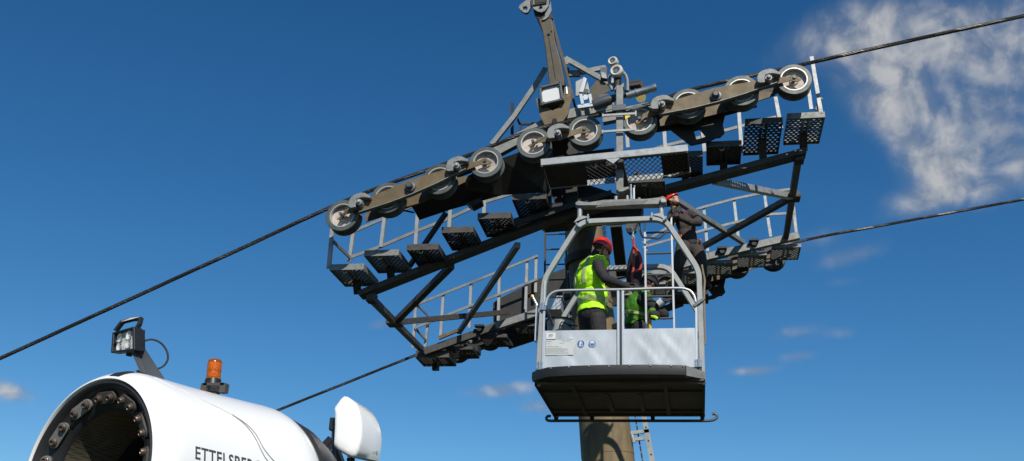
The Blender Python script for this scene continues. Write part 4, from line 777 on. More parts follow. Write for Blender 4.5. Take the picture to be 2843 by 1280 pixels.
for k in range(13):
    a = 90+k*27.7; c = gp(.010, a, .345); rad = (c-(GC-GN*.012)).normalized(); tan = GN.cross(rad).normalized()
    # plate tilted inwards like the cone it sits on
    nrm = (GN*.9-rad*.42).normalized(); rr = tan.cross(nrm).normalized()
    pts = []
    for i in range(24):
        t = 2*pi*i/24; x = .026*cos(t)+(.037 if cos(t) > 0 else -.037); y = .026*sin(t); pts.append(c+tan*x+rr*y*(1 if rr.dot(rad) > 0 else -1)-rad*(x*x*1.4))
    m = MB().add([p+nrm*.001 for p in pts]+[p+nrm*.014 for p in pts], [tuple(range(24))[::-1], tuple(range(24,48))]+[(i,(i+1) % 24,(i+1) % 24+24,i+24) for i in range(24)])
    pod = part('nozzle_block', m, M['galv_dark'] if 80 < a % 360 < 220 else M['galv'], SG, smooth=0)  # top and right blocks in darker steel: shaded side painted by colour
    for s in (-1,1):
        q = c+tan*.038*s-rad*.003+nrm*.014
        nz = part('nozzle', MB().lathe([(0,.018),(.008,.018),(.010,.015),(.018,.0135),(.019,.010),(.013,.008),(.011,0)], q, nrm, 18), M['bronze'], pod)
m = MB()
vs = []; ts = (-.029,-.02,0,.02,.05,.075); as_ = (94,97,100,103)
for t in ts: vs += [gp(t, a, None, .004) for a in as_]
m.add(vs, [(i*4+k,i*4+k+1,i*4+5+k,i*4+4+k) for i in range(len(ts)-1) for k in range(3)]); part('seam_strap', m, M['rubber'], SG)
# seams in the shell
seam = mat('shell_seam', (.28,.28,.27), (.2,.2,.19), 20, .6)
def sl(pts, r, name, mm, off=.0015):
    return part(name, MB().poly(smooth_pts([gp(t, a, None, off) for t, a in pts], .03), r, 6), mm, SG)
sl([(0.424,137.6), (0.468,142.0), (0.507,148.9), (0.531,156.6), (0.555,162.0), (.60,166.5), (.66,170)], .0022, 'seam', seam)
sl([(0.419,137.3), (0.443,138.9), (0.49,142.7), (0.527,148.4), (0.551,156.1), (0.581,160.3), (0.61,163.0), (.66,166)], .0022, 'seam', seam)
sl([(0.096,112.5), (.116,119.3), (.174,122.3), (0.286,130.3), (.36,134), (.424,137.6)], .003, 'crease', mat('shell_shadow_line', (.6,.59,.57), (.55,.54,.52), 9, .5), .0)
# lettering wrapped on the shell
def text_mesh(body, size):
    cu = bpy.data.curves.new('lettering', 'FONT'); cu.body = body; cu.size = size; cu.resolution_u = 3; cu.offset = size*.018; cu.space_character = 1.06
    ob = bpy.data.objects.new('lettering', cu); link(ob); dg = bpy.context.evaluated_depsgraph_get(); me = bpy.data.meshes.new_from_object(ob.evaluated_get(dg))
    bm = bmesh.new(); bm.from_mesh(me); bmesh.ops.triangulate(bm, faces=bm.faces); bmesh.ops.subdivide_edges(bm, edges=[e for e in bm.edges if e.calc_length() > size*.3], cuts=2, use_grid_fill=False); bmesh.ops.triangulate(bm, faces=bm.faces)
    vs = [v.co.copy() for v in bm.verts]; fs = [[v.index for v in f.verts] for f in bm.faces]; bm.free(); bpy.data.objects.remove(ob); return vs, fs
vs, fs = text_mesh('ETTELSBERG', .078)
t0, a0 = (0.143,171.6)
out = []
for v in vs:
    t = t0+v.x*.86; r = grad(t)+.0012; out.append(gp(t, a0-degrees((v.y)/r), r))
part('lettering', MB().add(out, fs), M['ink'], SG, smooth=0)
# rear intake frame and grey side patch
part('intake_ring', lat([(.99,.43),(.99,.468),(1.08,.452),(1.2,.408),(1.3,.36),(1.3,.26)], 64), M['black'], SG)
vs = []; NA, NT = 12, 5
for i in range(NT):
    for k in range(NA):
        t = .97+.10*i/(NT-1); a = 160+36*k/(NA-1); vs.append(gp(t, a, None, .036 if t > .985 else .004))
part('side_grille', MB().add(vs, [(i*NA+k,i*NA+k+1,(i+1)*NA+k+1,(i+1)*NA+k) for i in range(NT-1) for k in range(NA-1)]), M['greypaint'], SG)
# fittings on top
top = gp(.56, 96, None, .012); m = MB()
for s in (-.05,.05): m.box((top.x+s, top.y, top.z+.018), (.03,.04,.045))
m.box((top.x,top.y,top.z+.036), (.11,.04,.012)); part('fitting', m, M['galv_dark'], SG, smooth=0)
top = gp(.98, 93, None, .0); part('rear_fitting', MB().box((top.x,top.y,top.z+.02), (.12,.06,.02)), M['greypaint'], SG, smooth=0)
# stand below (out of view)
part('mast_post', MB().tube((GC.x+.2,GC.y+.52,0), (GC.x+.2,GC.y+.52,1.75), .13, 20), M['galv'], SG)
part('yoke', MB().bar((GC.x-.35,GC.y+.7,1.72), (GC.x+.75,GC.y+.34,1.72), .16, .08), M['galv'], SG, smooth=0)
# work light
WL = thing('work_light', 'square black work light on a grey bracket on top of the white drum', 'work light', gp(.3,95))
yl = -6.47
lc = [Vv((-1.999,-6.39,2.969)), Vv((-1.848,-6.47,2.97)), Vv((-1.824,-6.47,2.864)), Vv((-1.986,-6.39,2.875))]
lx = (lc[1]-lc[0]).normalized(); lz = (lc[0]-lc[3]).normalized(); ln = lx.cross(lz).normalized()
if ln.y > 0: ln = -ln
bk = -ln
def ring4(cs, k, d): 
    c = sum(cs, Vv((0,0,0)))/4; return [c+(p-c)*k+bk*d for p in cs]
r0, r1_, r2_ = ring4(lc,1.10,0), ring4(lc,1.08,.045), ring4(lc,.85,.075)
vs = r0+r1_+r2_; fs = [(i,(i+1) % 4,(i+1) % 4+4,i+4) for i in range(4)]+[(i+4,(i+1) % 4+4,(i+1) % 4+8,i+8) for i in range(4)]+[(8,9,10,11)]
vs += ring4(lc,.93,0)+ring4(lc,.93,.022); fs += [(i,(i+1) % 4,(i+1) % 4+12,i+12) for i in range(4)]+[(i+12,(i+1) % 4+12,(i+1) % 4+16,i+16) for i in range(4)]+[(16,17,18,19)]
house = part('housing', MB().add(vs, fs), M['black'], WL, smooth=0, bevel=.003)
cen = sum(lc, Vv((0,0,0)))/4; hw = (lc[1]-lc[0]).length/2; hz_ = (lc[0]-lc[3]).length/2
part('lens_plate', MB().add(ring4(lc,.92,.0185), [(0,1,2,3)]), M['mirror'], house, smooth=0)
for ix in (-1,1):
    for iz in (-1,1):
        q = cen+lx*hw*.45*ix+lz*hz_*.45*iz+bk*.016
        part('reflector', MB().lathe([(0,.0),(.001,.010),(.010,min(hw,hz_)*.45)], q, ln, 22), M['mirror'], house)
        part('bulb', MB().ball(q+ln*.004, .005, 8, 6), M['glass'], house)
for k in range(5):
    q = cen+lx*(hw*.3*(k-2)); part('cooling_fin', MB().bar(q+bk*.07-lz*hw*.7, q+bk*.07+lz*hw*.7, .004, .03, ln), M['black'], house, smooth=0)
hp = [(-1.955,-6.44,2.963), (-1.927,-6.44,3.009), (-1.89,-6.42,3.028), (-1.858,-6.4,3.038), (-1.859,-6.4,3.01), (-1.871,-6.4,2.981)]
part('handle', MB().sweep(hp, tubeprof(.012,.03), (0,1,0)), M['black'], WL, smooth=0, bevel=.002)
part('bracket', MB().prism([(p[0],p[2]) for p in ((-1.841,-6.4,2.885), (-1.804,-6.4,2.884), (-1.673,-6.4,2.732), (-1.726,-6.4,2.735), (-1.768,-6.4,2.758))], -6.403, -6.397), M['greypaint'], WL, smooth=0)
part('bracket_flange', MB().add([(-1.841,-6.4,2.885), (-1.768,-6.4,2.758), (-1.781,-6.45,2.76), (-1.84,-6.45,2.85)], [(0,1,2,3)]), M['greypaint'], WL, smooth=0)
part('cable', MB().poly(smooth_pts([(-1.849,-6.37,2.928), (-1.815,-6.35,2.947), (-1.776,-6.33,2.938), (-1.733,-6.33,2.897), (-1.717,-6.33,2.854), (-1.726,-6.34,2.816), (-1.746,-6.36,2.794)],.01), .0052, 8), M['rubber'], WL)
m = MB().box((-1.799,-6.4,2.765), (.03,.05,.015)); m.ball((-1.789,-6.42,2.769), .008, 8, 5); part('foot', m, M['greypaint'], WL, smooth=0)
# amber beacon
bc = (-1.596,-6.02,2.76); bz = bc[2]; bt = (-1.623,-6.02,2.935)[2]; hb = bt-bz; rb = .037
BE = thing('beacon', 'amber warning beacon on black base standing on the white drum', 'beacon', bc)
part('base', MB().lathe([(0,0),(0,rb*1.15),(hb*.10,rb*1.5),(hb*.17,rb*1.45),(hb*.22,rb*1.18),(hb*.40,rb*1.08),(hb*.42,0)], bc, (0,0,1), 28), M['black'], BE)
z0 = hb*.41
pr = [(z0,0),(z0,rb*1.03)]
for k in range(12):
    zz = z0+(hb-z0)*(.02+.9*k/12); pr += [(zz,rb*(1.0 if k % 2 else 1.02))]
pr[6] = (pr[6][0],rb*.96); pr += [(hb*.97,rb*.93),(hb,rb*.75),(hb*1.005,0)]
part('lens', MB().lathe(pr, bc, (0,0,1), 32), M['amber'], BE)
part('reflector', MB().lathe([(z0+.01,0),(z0+.01,rb*.62),(hb*.56,rb*.7),(hb*.60,rb*.35),(hb*.66,rb*.35),(hb*.7,rb*.7),(hb*.86,rb*.68),(hb*.88,0)], bc, (0,0,1), 20), M['amber_core'], BE)
for sx_ in (-.022,.022): part('mount', MB().box((bc[0]+sx_,bc[1],bz-.008), (.016,.05,.05)), M['galv_dark'], BE, smooth=0)
part('mount_plate', MB().box((bc[0],bc[1],bz+.004), (.068,.05,.006)), M['galv_dark'], BE, smooth=0)
part('clip', MB().bar((bc[0]-.03,bc[1],bz+.006), (-1.694,-6.05,2.78), .03, .008), M['galv_dark'], BE, smooth=0)
BE.location.x -= .024; BE.rotation_euler.y = radians(-3.5)
# white plastic hood on the arm at the rear of the machine
HD = thing('control_hood', 'white rounded plastic hood with red print standing right of the drum', 'plastic hood', (-1.05,-5.4,2.5))
L1 = [(-1.1,-5.5,2.871), (-1.117,-5.5,2.858), (-1.146,-5.5,2.815), (-1.151,-5.5,2.803), (-1.146,-5.5,2.786), (-1.136,-5.5,2.703), (-1.131,-5.5,2.609), (-1.128,-5.5,2.59), (-1.099,-5.5,2.569), (-1.039,-5.5,2.539), (-1.018,-5.5,2.534), (-0.998,-5.5,2.543), (-0.984,-5.5,2.576), (-0.975,-5.5,2.629), (-0.976,-5.5,2.677), (-0.985,-5.5,2.731), (-1.004,-5.5,2.789), (-1.026,-5.5,2.827), (-1.063,-5.5,2.855), (-1.082,-5.5,2.867)]
L2 = [(-1.059,-5.27,2.864), (-1.076,-5.27,2.853), (-1.102,-5.27,2.817), (-1.108,-5.27,2.806), (-1.105,-5.27,2.788), (-1.095,-5.27,2.718), (-1.09,-5.27,2.633), (-1.084,-5.27,2.613), (-1.056,-5.27,2.585), (-0.999,-5.27,2.558), (-0.973,-5.27,2.55), (-0.952,-5.27,2.558), (-0.944,-5.27,2.589), (-0.941,-5.27,2.638), (-0.942,-5.27,2.679), (-0.952,-5.27,2.728), (-0.968,-5.27,2.767), (-0.99,-5.27,2.806), (-1.015,-5.27,2.835), (-1.039,-5.27,2.852)]
cen1 = sum((Vv(p) for p in L1), Vv((0,0,0)))/20
rings = [[cen1+(Vv(p)-cen1)*k+Vv((-.005*(1-k)*4,-dy,0)) for p in L1] for k, dy in ((.55,.022),(.80,.02),(.92,.014),(.98,.005),(1.0,-.006))]
rings += [[lerp(a, b2, k) for a, b2 in zip(L1, L2)] for k in (.25,.6,.95)]
cen2 = sum((Vv(p) for p in L2), Vv((0,0,0)))/20
rings += [[cen2+(Vv(p)-cen2)*k+Vv((0,dy,0)) for p in L2] for k, dy in ((.97,.02),(.8,.03))]
vs = [p for r in rings for p in r]; n = 20
fs = [(i*n+k,i*n+(k+1) % n,(i+1)*n+(k+1) % n,(i+1)*n+k) for i in range(len(rings)-1) for k in range(n)]+[tuple(range(n))[::-1], tuple((len(rings)-1)*n+k for k in range(n))]
hood_ = part('shell', MB().add(vs, fs), M['white'], HD, smooth=45)
def on_hood(i, j, k, w0, w1, off=.0015):
    """point between side lines i and j at depth k (0 front rim, 1 rear rim)"""
    p = lerp(lerp(L1[i], L2[i], k), lerp(L1[j], L2[j], k), w0); return p
def hood_patch(i, j, k0, k1, w0, w1, off):
    q = [on_hood(i,j,k0,w0,0), on_hood(i,j,k1,w0,0), on_hood(i,j,k1,w1,0), on_hood(i,j,k0,w1,0)]
    nn = (q[1]-q[0]).cross(q[3]-q[0]).normalized()
    if nn.dot(q[0]-(cen1+cen2)/2) < 0: nn = -nn
    return [p+nn*off for p in q]
# printed words on the upper and lower side of the hood
def hood_text(body, i, j, k0, k1, w0, w1, mm, name, par):
    vs, fs = text_mesh(body, 1.0)
    xs = [v.x for v in vs]; ys = [v.y for v in vs]; q = hood_patch(i, j, k0, k1, w0, w1, .003); out = []
    for v in vs:
        u_ = (v.x-min(xs))/(max(xs)-min(xs)); w_ = (v.y-min(ys))/(max(ys)-min(ys))
        out.append(lerp(lerp(q[0],q[1],u_), lerp(q[3],q[2],u_), w_))
    part(name, MB().add(out, fs), mm, par, smooth=0)
hood_text('ACHTUNG', 17, 18, .18, .85, .35, .72, M['redink'], 'red_print', hood_)
hood_text('TECHNO', 12, 13, .60, .80, .10, .26, M['greyink'], 'maker_print', hood_)
q = hood_patch(12, 13, .81, .85, .05, .40, .003); part('maker_stroke', MB().add(q, [(0,1,2,3)]), M['blueink'], hood_, smooth=0)
hood_text('ALPIN', 12, 13, .86, .98, .08, .22, M['greyink'], 'maker_print', hood_)
m = MB().box((-1.181,-5.42,2.731), (.03,.04,.07)); part('latch', m, M['black'], HD, smooth=0, bevel=.004)
part('hinge_post', MB().tube((-1.175,-5.42,2.703), (-1.168,-5.42,2.618), .009, 10), M['greypaint'], HD)
part('screw', MB().ball((-1.038,-5.515,2.541), .007, 8, 5), M['dark'], HD)
part('stem', MB().tube((-1.148,-5.42,2.597), (-1.129,-5.42,2.45), .018, 14).tube((-1.173,-5.42,2.587), (-1.128,-5.42,2.584), .012, 10), M['greypaint'], HD)
part('arm', MB().bar((-1.211,-5.4,2.645), (-1.183,-5.4,2.621), .05, .07, (0,1,0)).bar((-1.183,-5.4,2.621), (-1.122,-5.4,2.503), .06, .06, (0,1,0)), M['black'], HD, smooth=0)
part('stalk', MB().tube((-1.064,-5.4,2.551), (-1.046,-5.4,2.421), .022, 12), M['black'], HD)

# ------------------------------------------------------------------ people
import numpy as np
def capsule(mb, a, b, ra, rb):
    a, b = Vv(a), Vv(b); d = b-a; L_ = max(d.length, 1e-4); d.normalize(); pts = []; rs = []
    for k in range(5): t = pi/2*k/4; pts.append(a-d*ra*cos(t)); rs.append(max(ra*sin(t), ra*.04))
    for k in range(5): t = pi/2*k/4; pts.append(b+d*rb*sin(t)); rs.append(max(rb*cos(t), rb*.04))
    # rings must advance along the axis
    q = []; r2 = []
    for p, r in zip(pts, rs):
        if q and (p-q[-1]).dot(d) <= 1e-5: continue
        q.append(p); r2.append(r)
    mb.poly(q, r2, 14)
class Body:
    def __init__(self): self.mb = MB(); self.p = []
    def cap(self, a, b, ra, rb, m): capsule(self.mb, a, b, ra, rb); self.p.append(('c', Vv(a), Vv(b), ra, rb, m))
    def limb(self, pts, rs, m):
        for i in range(len(pts)-1): self.cap(pts[i], pts[i+1], rs[i], rs[i+1], m)
    def ell(self, c, r, axes, m):
        """axes: (x axis, y axis, z axis) unit vectors"""
        R_ = Matrix((axes[0], axes[1], axes[2])).transposed(); self.mb.ball(c, 1, 16, 10, r, R_); self.p.append(('e', Vv(c), R_, r, 0, m))
    def hand(self, wrist, palm_dir, palm_n, thumb_dir, m, curl=.6, s=1.0):
        """palm along palm_dir, back of hand along palm_n; five bent fingers"""
        d = Vv(palm_dir).normalized(); n = Vv(palm_n); n = (n-d*n.dot(d)).normalized(); t = Vv(thumb_dir); t = (t-d*t.dot(d)-n*t.dot(n)).normalized(); w = Vv(wrist)
        self.ell(w+d*.05*s, (.05*s,.042*s,.018*s), (d,t,n), m)
        for k, (off, L_) in enumerate(((.030,.072),(.010,.082),(-.011,.076),(-.030,.060))):
            p = w+d*.085*s+t*off*s; dirn = d; r = .0098*s; c_ = curl*(1+.12*k)
            for j in range(3):
                dirn = (dirn*cos(c_)-n*sin(c_)).normalized(); q = p+dirn*L_*s*(.42,.33,.25)[j]; self.cap(p, q, r, r*.92, m); p = q; r *= .92
        p = w+d*.03*s+t*.035*s; q = p+(t*.75+d*.6-n*.25).normalized()*.038*s; e = q+(d*.9+t*.2-n*.4).normalized()*.032*s
        self.cap(p, q, .0125*s, .011*s, m); self.cap(q, e, .011*s, .0095*s, m)
    def head(self, c, f, u, m_skin, m_hair, m_lip):
        f = Vv(f).normalized(); u = Vv(u); u = (u-f*u.dot(f)).normalized(); s = f.cross(u).normalized(); c = Vv(c)
        E = lambda a, b2, k, r, m: self.ell(c+f*a+s*b2+u*k, r, (f,s,u), m)
        E(-.01,0,.02,(.096,.076,.098),m_skin); E(.035,0,-.045,(.058,.056,.062),m_skin); E(.055,0,-.088,(.03,.032,.025),m_skin)
        E(-.03,0,.015,(.083,.079,.085),m_hair)
        E(.092,0,-.012,(.017,.012,.026),m_skin); E(.102,0,-.026,(.014,.016,.011),m_skin)
        E(.082,0,.030,(.014,.05,.012),m_skin)
        for k in (-1,1):
            E(.083,k*.031,.010,(.008,.014,.008),m_hair); E(.068,k*.042,-.02,(.02,.022,.02),m_skin); E(-.005,k*.078,-.008,(.02,.010,.030),m_skin)
        E(.086,0,-.055,(.010,.024,.006),m_lip); self.frame = (c, f, s, u)
    def finish(self, label, group, mats, voxel=.0075, loc=None):
        me = bpy.data.meshes.new('raw'); me.from_pydata([tuple(v) for v in self.mb.v], [], self.mb.f); ob = bpy.data.objects.new('raw', me); link(ob)
        bm = bmesh.new(); bm.from_mesh(me); bmesh.ops.recalc_face_normals(bm, faces=bm.faces); bm.to_mesh(me); bm.free()
        r = ob.modifiers.new('r', 'REMESH'); r.mode = 'VOXEL'; r.voxel_size = voxel; r.use_smooth_shade = True
        s = ob.modifiers.new('s', 'SMOOTH'); s.factor = .5; s.iterations = 4
        dg = bpy.context.evaluated_depsgraph_get(); new = bpy.data.meshes.new_from_object(ob.evaluated_get(dg)); bpy.data.objects.remove(ob)
        new.name = 'person'; nv = len(new.vertices); co_ = np.empty(nv*3); new.vertices.foreach_get('co', co_); co_ = co_.reshape(-1,3)
        no_ = np.empty(nv*3); new.vertices.foreach_get('normal', no_); no_ = no_.reshape(-1,3)
        nf = len(new.polygons); cen = np.empty(nf*3); new.polygons.foreach_get('center', cen); cen = cen.reshape(-1,3)
        best = np.full(nf, 1e9); idx = np.zeros(nf, int); prim = np.zeros(nf, int)
        for i, (k, a, b, ra, rb, m) in enumerate(self.p):
            if k == 'c':
                A_, B_ = np.array(a), np.array(b); d = B_-A_; t = np.clip(((cen-A_) @ d)/max(d @ d, 1e-9), 0, 1)
                dist = np.linalg.norm(cen-(A_+t[:,None]*d), axis=1)-(ra+(rb-ra)*t)
            else:
                R_ = np.array(b); q = (cen-np.array(a)) @ R_/np.array(ra); dist = (np.linalg.norm(q, axis=1)-1)*min(ra)
            w = dist < best; best[w] = dist[w]; idx[w] = m; prim[w] = i
        new.materials.clear()
        for m in mats: new.materials.append(m)
        new.polygons.foreach_set('material_index', idx.astype('int32')); new.polygons.foreach_set('use_smooth', np.ones(nf, bool))
        loc = Vv(loc); o = bpy.data.objects.new('person', new); link(o); o.location = loc
        new.vertices.foreach_set('co', (co_-np.array(loc)).ravel()); new.update()
        tag(o, label, 'person', group); self.o = o; self.cen = cen; self.prim = prim; self.co = co_; self.no = no_; self.idx = idx
        return o
    def shell(self, name, sel, off, m, parent, wrinkle=0, smooth_n=0):
        """a garment: the selected faces of the body lifted off along the normals, with an inner lip at the edges"""
        polys = self.o.data.polygons; use = {}; vs = []; fs = []; cnt = {}
        for i in np.nonzero(sel)[0]:
            f = []
            for v in polys[int(i)].vertices:
                if v not in use:
                    use[v] = len(vs); p = Vv(self.co[v]); nn = Vv(self.no[v]); w = 0
                    if wrinkle:
                        w = wrinkle*(sin(p.x*38+p.z*23+2*sin(p.z*17))*sin(p.z*31-p.y*27+1.5*sin(p.x*21))+.5*sin(p.x*71-p.z*52+p.y*33))
                    vs.append(p+nn*(off+w))
                f.append(use[v])
            fs.append(tuple(f))
            for a, b in zip(f, f[1:]+f[:1]): e = (min(a,b),max(a,b)); cnt.setdefault(e, []).append((a,b))
        inv = {j: v for v, j in use.items()}; inner = {}
        for e, l in cnt.items():
            if len(l) == 1:
                a, b = l[0]
                for k in (a, b):
                    if k not in inner: inner[k] = len(vs); vs.append(Vv(self.co[inv[k]])-Vv(self.no[inv[k]])*.004)
                fs.append((b, a, inner[a], inner[b]))
        mb = MB().add(vs, fs); return part(name, mb, m, parent, smooth=60)
def helmet(parent, frame, m, sc=1.0, strap=True):
    c, f, s, u = frame; c = c+u*.028-f*.006; mb = MB(); nt_, na = 11, 30; vs = []
    for i in range(nt_+1):
        for k in range(na):
            a = 2*pi*k/na; lim = radians(101+ (8*max(0,-cos(a))) + 4*abs(sin(a)) - 6*max(0,cos(a)))
            th = lim*i/nt_; rx = .128*sc*(1+.06*max(0,cos(a))*sin(th)**4); vs.append(c+f*cos(a)*sin(th)*rx+s*sin(a)*sin(th)*.105*sc+u*cos(th)*.122*sc)
    fs = [(i*na+k,(i+1)*na+k,(i+1)*na+(k+1) % na,i*na+(k+1) % na) for i in range(nt_) for k in range(na)]
    # rim folded inwards
    b = nt_*na; n0 = len(vs)
    for k in range(na): vs.append(c+(vs[b+k]-c)*.93)
    fs += [(b+k,n0+k,n0+(k+1) % na,b+(k+1) % na) for k in range(na)]
    h = part('helmet', MB().add(vs, fs), m, parent, smooth=50)
    for sg in (-1,1):
        for k in range(2):
            pts = []
            for a in (.9,1.3,1.7,2.1):
                dv = (f*cos(a)+s*sg*(.55+.25*k)+u*(.75-.3*k)); dv = Vv((dv.dot(f)*.128,dv.dot(s)*.105,dv.dot(u)*.112)); l = sqrt((dv.x/.128)**2+(dv.y/.105)**2+(dv.z/.112)**2)
                dv = dv/l*1.005*sc; pts.append(c+f*dv.x+s*dv.y+u*dv.z)
            part('vent', MB().poly(pts, .006, 6), M['jacket'], h)
    for sg in (-1,1):
        part('chin_strap', MB().poly(smooth_pts([c+s*sg*.092-f*.01-u*.0, c+s*sg*.082+f*.005-u*.075, c+s*sg*.05+f*.035-u*.135, c+f*.05-u*.15],.02), .007, 6), M['jacket'], h)
    return h
def torso(B, pel, chest, neck, rs, m, w=1.0, belly=0):
    """pelvis to neck with flattened ellipsoids; rs = shoulder axis (unit)"""
    pel, chest, neck, rs = Vv(pel), Vv(chest), Vv(neck), Vv(rs).normalized()
    up_ = (neck-pel).normalized(); rs = (rs-up_*rs.dot(up_)).normalized(); fw_ = up_.cross(rs).normalized(); ax = (rs, fw_, up_); n0 = len(B.p)
    B.ell(pel, (.175*w,.125*w,.15), ax, m); B.ell(lerp(pel,chest,.5)+fw_*belly, (.165*w,.12*w,.17), ax, m)
    B.ell(chest, (.185*w,.125*w,.19), ax, m); B.ell(lerp(chest,neck,.55), (.19*w,.105*w,.11), ax, m); B.cap(lerp(chest,neck,.7), neck, .085, .06, m)
    return ax, (n0, len(B.p))

# ---- the man in the bright vest
mats = [M['jacket'], M['trousers'], M['skin'], M['hair'], mat('lips', (.3,.12,.1)), M['glove'], M['rubber']]
B1 = Body(); pel, chest, neck = (-0.354,0.55,5.335), (-0.389,0.58,5.795), (-0.304,0.58,6.102)
rs = Vv((.66,-.75,0)); ax, rng = torso(B1, pel, chest, neck, rs, 0, 1.2, .03)
B1.cap((-0.304,0.58,6.088), (-0.264,0.57,6.166), .066, .058, 2); B1.cap((-0.324,0.585,6.077), (-0.291,0.58,6.136), .078, .07, 0)
B1.head((-0.24,0.56,6.185), (.70,.50,-.52), (.48,.25,.84), 2, 3, 4)
shR, shL = Vv((-0.268,0.37,5.909)), Vv((-0.41,0.76,6.085))
B1.limb([shR, (-0.223,0.3,5.78), (-0.164,0.24,5.67), (-0.03,0.18,5.596), (0.102,0.1,5.511)], [.070,.064,.058,.048,.036], 0)
B1.hand((0.109,0.095,5.507), (.085,-.03,-.012), (.1,-.2,1), (-.2,-1,.2), 5, .55)
B1.limb([shL, (-0.259,0.8,5.901), (-0.131,0.66,5.763), (0.08,0.36,5.629)], [.075,.064,.055,.038], 0)
B1.hand((0.093,0.34,5.621), (.10,-.05,.0), (.1,-.1,1), (.1,1,.2), 5, .5)
for sg in (1,-1):
    hp = Vv(pel)+rs*.10*sg-Vv((0,0,.05)); kn = Vv((hp.x+.05,hp.y+.03,4.9)); an = Vv((hp.x-.02,hp.y-.01,4.525))
    B1.limb([hp, lerp(hp,kn,.5), kn, lerp(kn,an,.35), an], [.11,.095,.07,.068,.055], 1)
    B1.cap(an-Vv((.02,.015,.035)), an+Vv((.15,.12,-.05)), .05, .042, 6)
P1 = B1.finish('man in red helmet and bright yellow vest bending over the cabin rail', 'workers at the tower', mats, loc=(pel[0],pel[1],4.42))
up1 = (Vv(neck)-Vv(pel)).normalized(); hgt = (B1.cen-np.array(pel)) @ np.array(up1)
sel = (B1.prim >= rng[0]) & (B1.prim < rng[1]-1) & (hgt > .02) & (hgt < .70)
vest = B1.shell('vest', sel, .020, M['hivis'], P1, .006)
part_ = B1.shell('reflective_band', sel & (hgt > .145) & (hgt < .195), .027, M['reflex'], vest, .004)
side = (B1.cen-np.array(chest)) @ np.array(ax[0]); back = (B1.cen-np.array(chest)) @ np.array(ax[1])
B1.shell('shoulder_band', sel & (hgt > .36) & (abs(side-.085) < .022) , .027, M['reflex'], vest, .002)
B1.shell('shoulder_band', sel & (hgt > .36) & (abs(side+.085) < .022) , .027, M['reflex'], vest, .002)
helmet(P1, B1.frame, M['red'])

# ---- the climber looking up
mats2 = [M['suit'], M['suit'], M['skin'], M['hair'], mats[4], M['glove'], M['rubber']]
B2 = Body(); Y2 = 3.0
pel, chest, neck = (0.8,3.0,7.285), (0.755,3.0,7.615), (0.611,3.0,7.857)
rs = Vv((-.80,-.55,.15)).normalized()*-1
ax2, rng2 = torso(B2, pel, chest, (0.632,3.0,7.848), rs, 0, .86, .0)
B2.cap((0.645,3.0,7.84), (0.596,2.98,7.94), .075, .058, 0); B2.cap((0.606,2.98,7.894), (0.581,2.96,7.955), .06, .055, 2)
B2.head((0.568,2.94,7.992), (.72,-.45,.5), (-.45,.15,.85), 2, 3, 4)
B2.limb([(0.822,3.08,7.831), (0.915,2.98,7.714), (0.947,2.84,7.575), (0.83,2.7,7.522), (0.7,2.62,7.55)], [.068,.066,.062,.054,.04], 0)
B2.hand((0.693,2.62,7.553), (-.1,-.02,.02), (0,-.6,.8), (.2,0,1), 5, .7)
B2.limb([(0.585,2.86,7.741), (0.544,2.72,7.56), (0.53,2.66,7.474), (0.581,2.56,7.531), (0.625,2.52,7.555)], [.08,.07,.06,.055,.04], 0)
B2.hand((0.625,2.52,7.558), (.05,-.03,.08), (0,-1,.1), (-.7,0,.7), 5, .8)
for pts in (((0.887,3.08,7.3), (0.935,3.0,7.118), (0.969,2.92,6.939), (0.971,3.0,6.812), (0.975,3.08,6.676)), ((0.718,2.92,7.225), (0.675,2.85,7.051), (0.639,2.8,6.902), (0.62,2.92,6.791), (0.601,3.05,6.689))):
    B2.limb(pts, [.115,.10,.08,.072,.058], 1); an = Vv(pts[-1]); B2.cap(an+Vv((-.02,.03,-.04)), an+Vv((.08,-.16,-.06)), .052, .045, 6)
ft2 = (0.786,3.0,6.615)
P2 = B2.finish('climber in dark brown suit and red helmet with face turned up to the wheels', 'workers at the tower', mats2, loc=(pel[0],pel[1],ft2[2]))
helmet(P2, B2.frame, M['red'])
hz = (B2.cen-np.array(pel)) @ np.array((Vv(neck)-Vv(pel)).normalized())
tor = (B2.prim >= rng2[0]) & (B2.prim < rng2[1])
har = B2.shell('harness', tor & (hz > -.02) & (hz < .035), .012, M['jacket'], P2)
sd = (B2.cen-np.array(chest)) @ np.array(ax2[0])
B2.shell('shoulder_strap', tor & (abs(sd-.09) < .022) & (hz > .03), .010, M['redrope'], har)
part('collar_patch', MB().ball((0.717,2.9,7.787), .02, 10, 6, (1.6,.8,.6)), M['redrope'], P2)
part('hip_patch', MB().ball((0.963,2.94,7.331), .026, 10, 6, (.7,.8,1.1)), M['redrope'], P2); part('pocket_light', MB().ball((0.982,2.87,6.926), .014, 10, 6), M['redrope'], P2); part('knee_patch', MB().ball((0.968,2.95,7.104), .026, 10, 6, (.7,.8,1.2)), M['redrope'], P2)
part('carabiner', MB().poly([Vv((0.675,2.78,7.366))+Vv((.016*cos(t),0,.045*sin(t))) for t in [2*pi*k/12 for k in range(12)]], .009, 6, closed=True), mat('orange_anodised', (.85,.25,.04), None, 9, .3, .05, .5), P2)
part('radio_strap', MB().poly(smooth_pts([(0.567,2.8,7.797), (0.623,2.44,7.505), (0.663,2.44,7.532)],.02), .012, 6), M['galv_dark'], P2)
st_ = MB().box((ft2[0],3.05,ft2[2]-.215), (.55,.42,.05)); st_.bar((ft2[0]-.1,3.2,ft2[2]-.24), (-.45,3.9,ft2[2]-.4), .07, .08)
part('foothold', st_, M['dark'], T, smooth=0)

P2.location.z -= .09; P2.location.x += .015

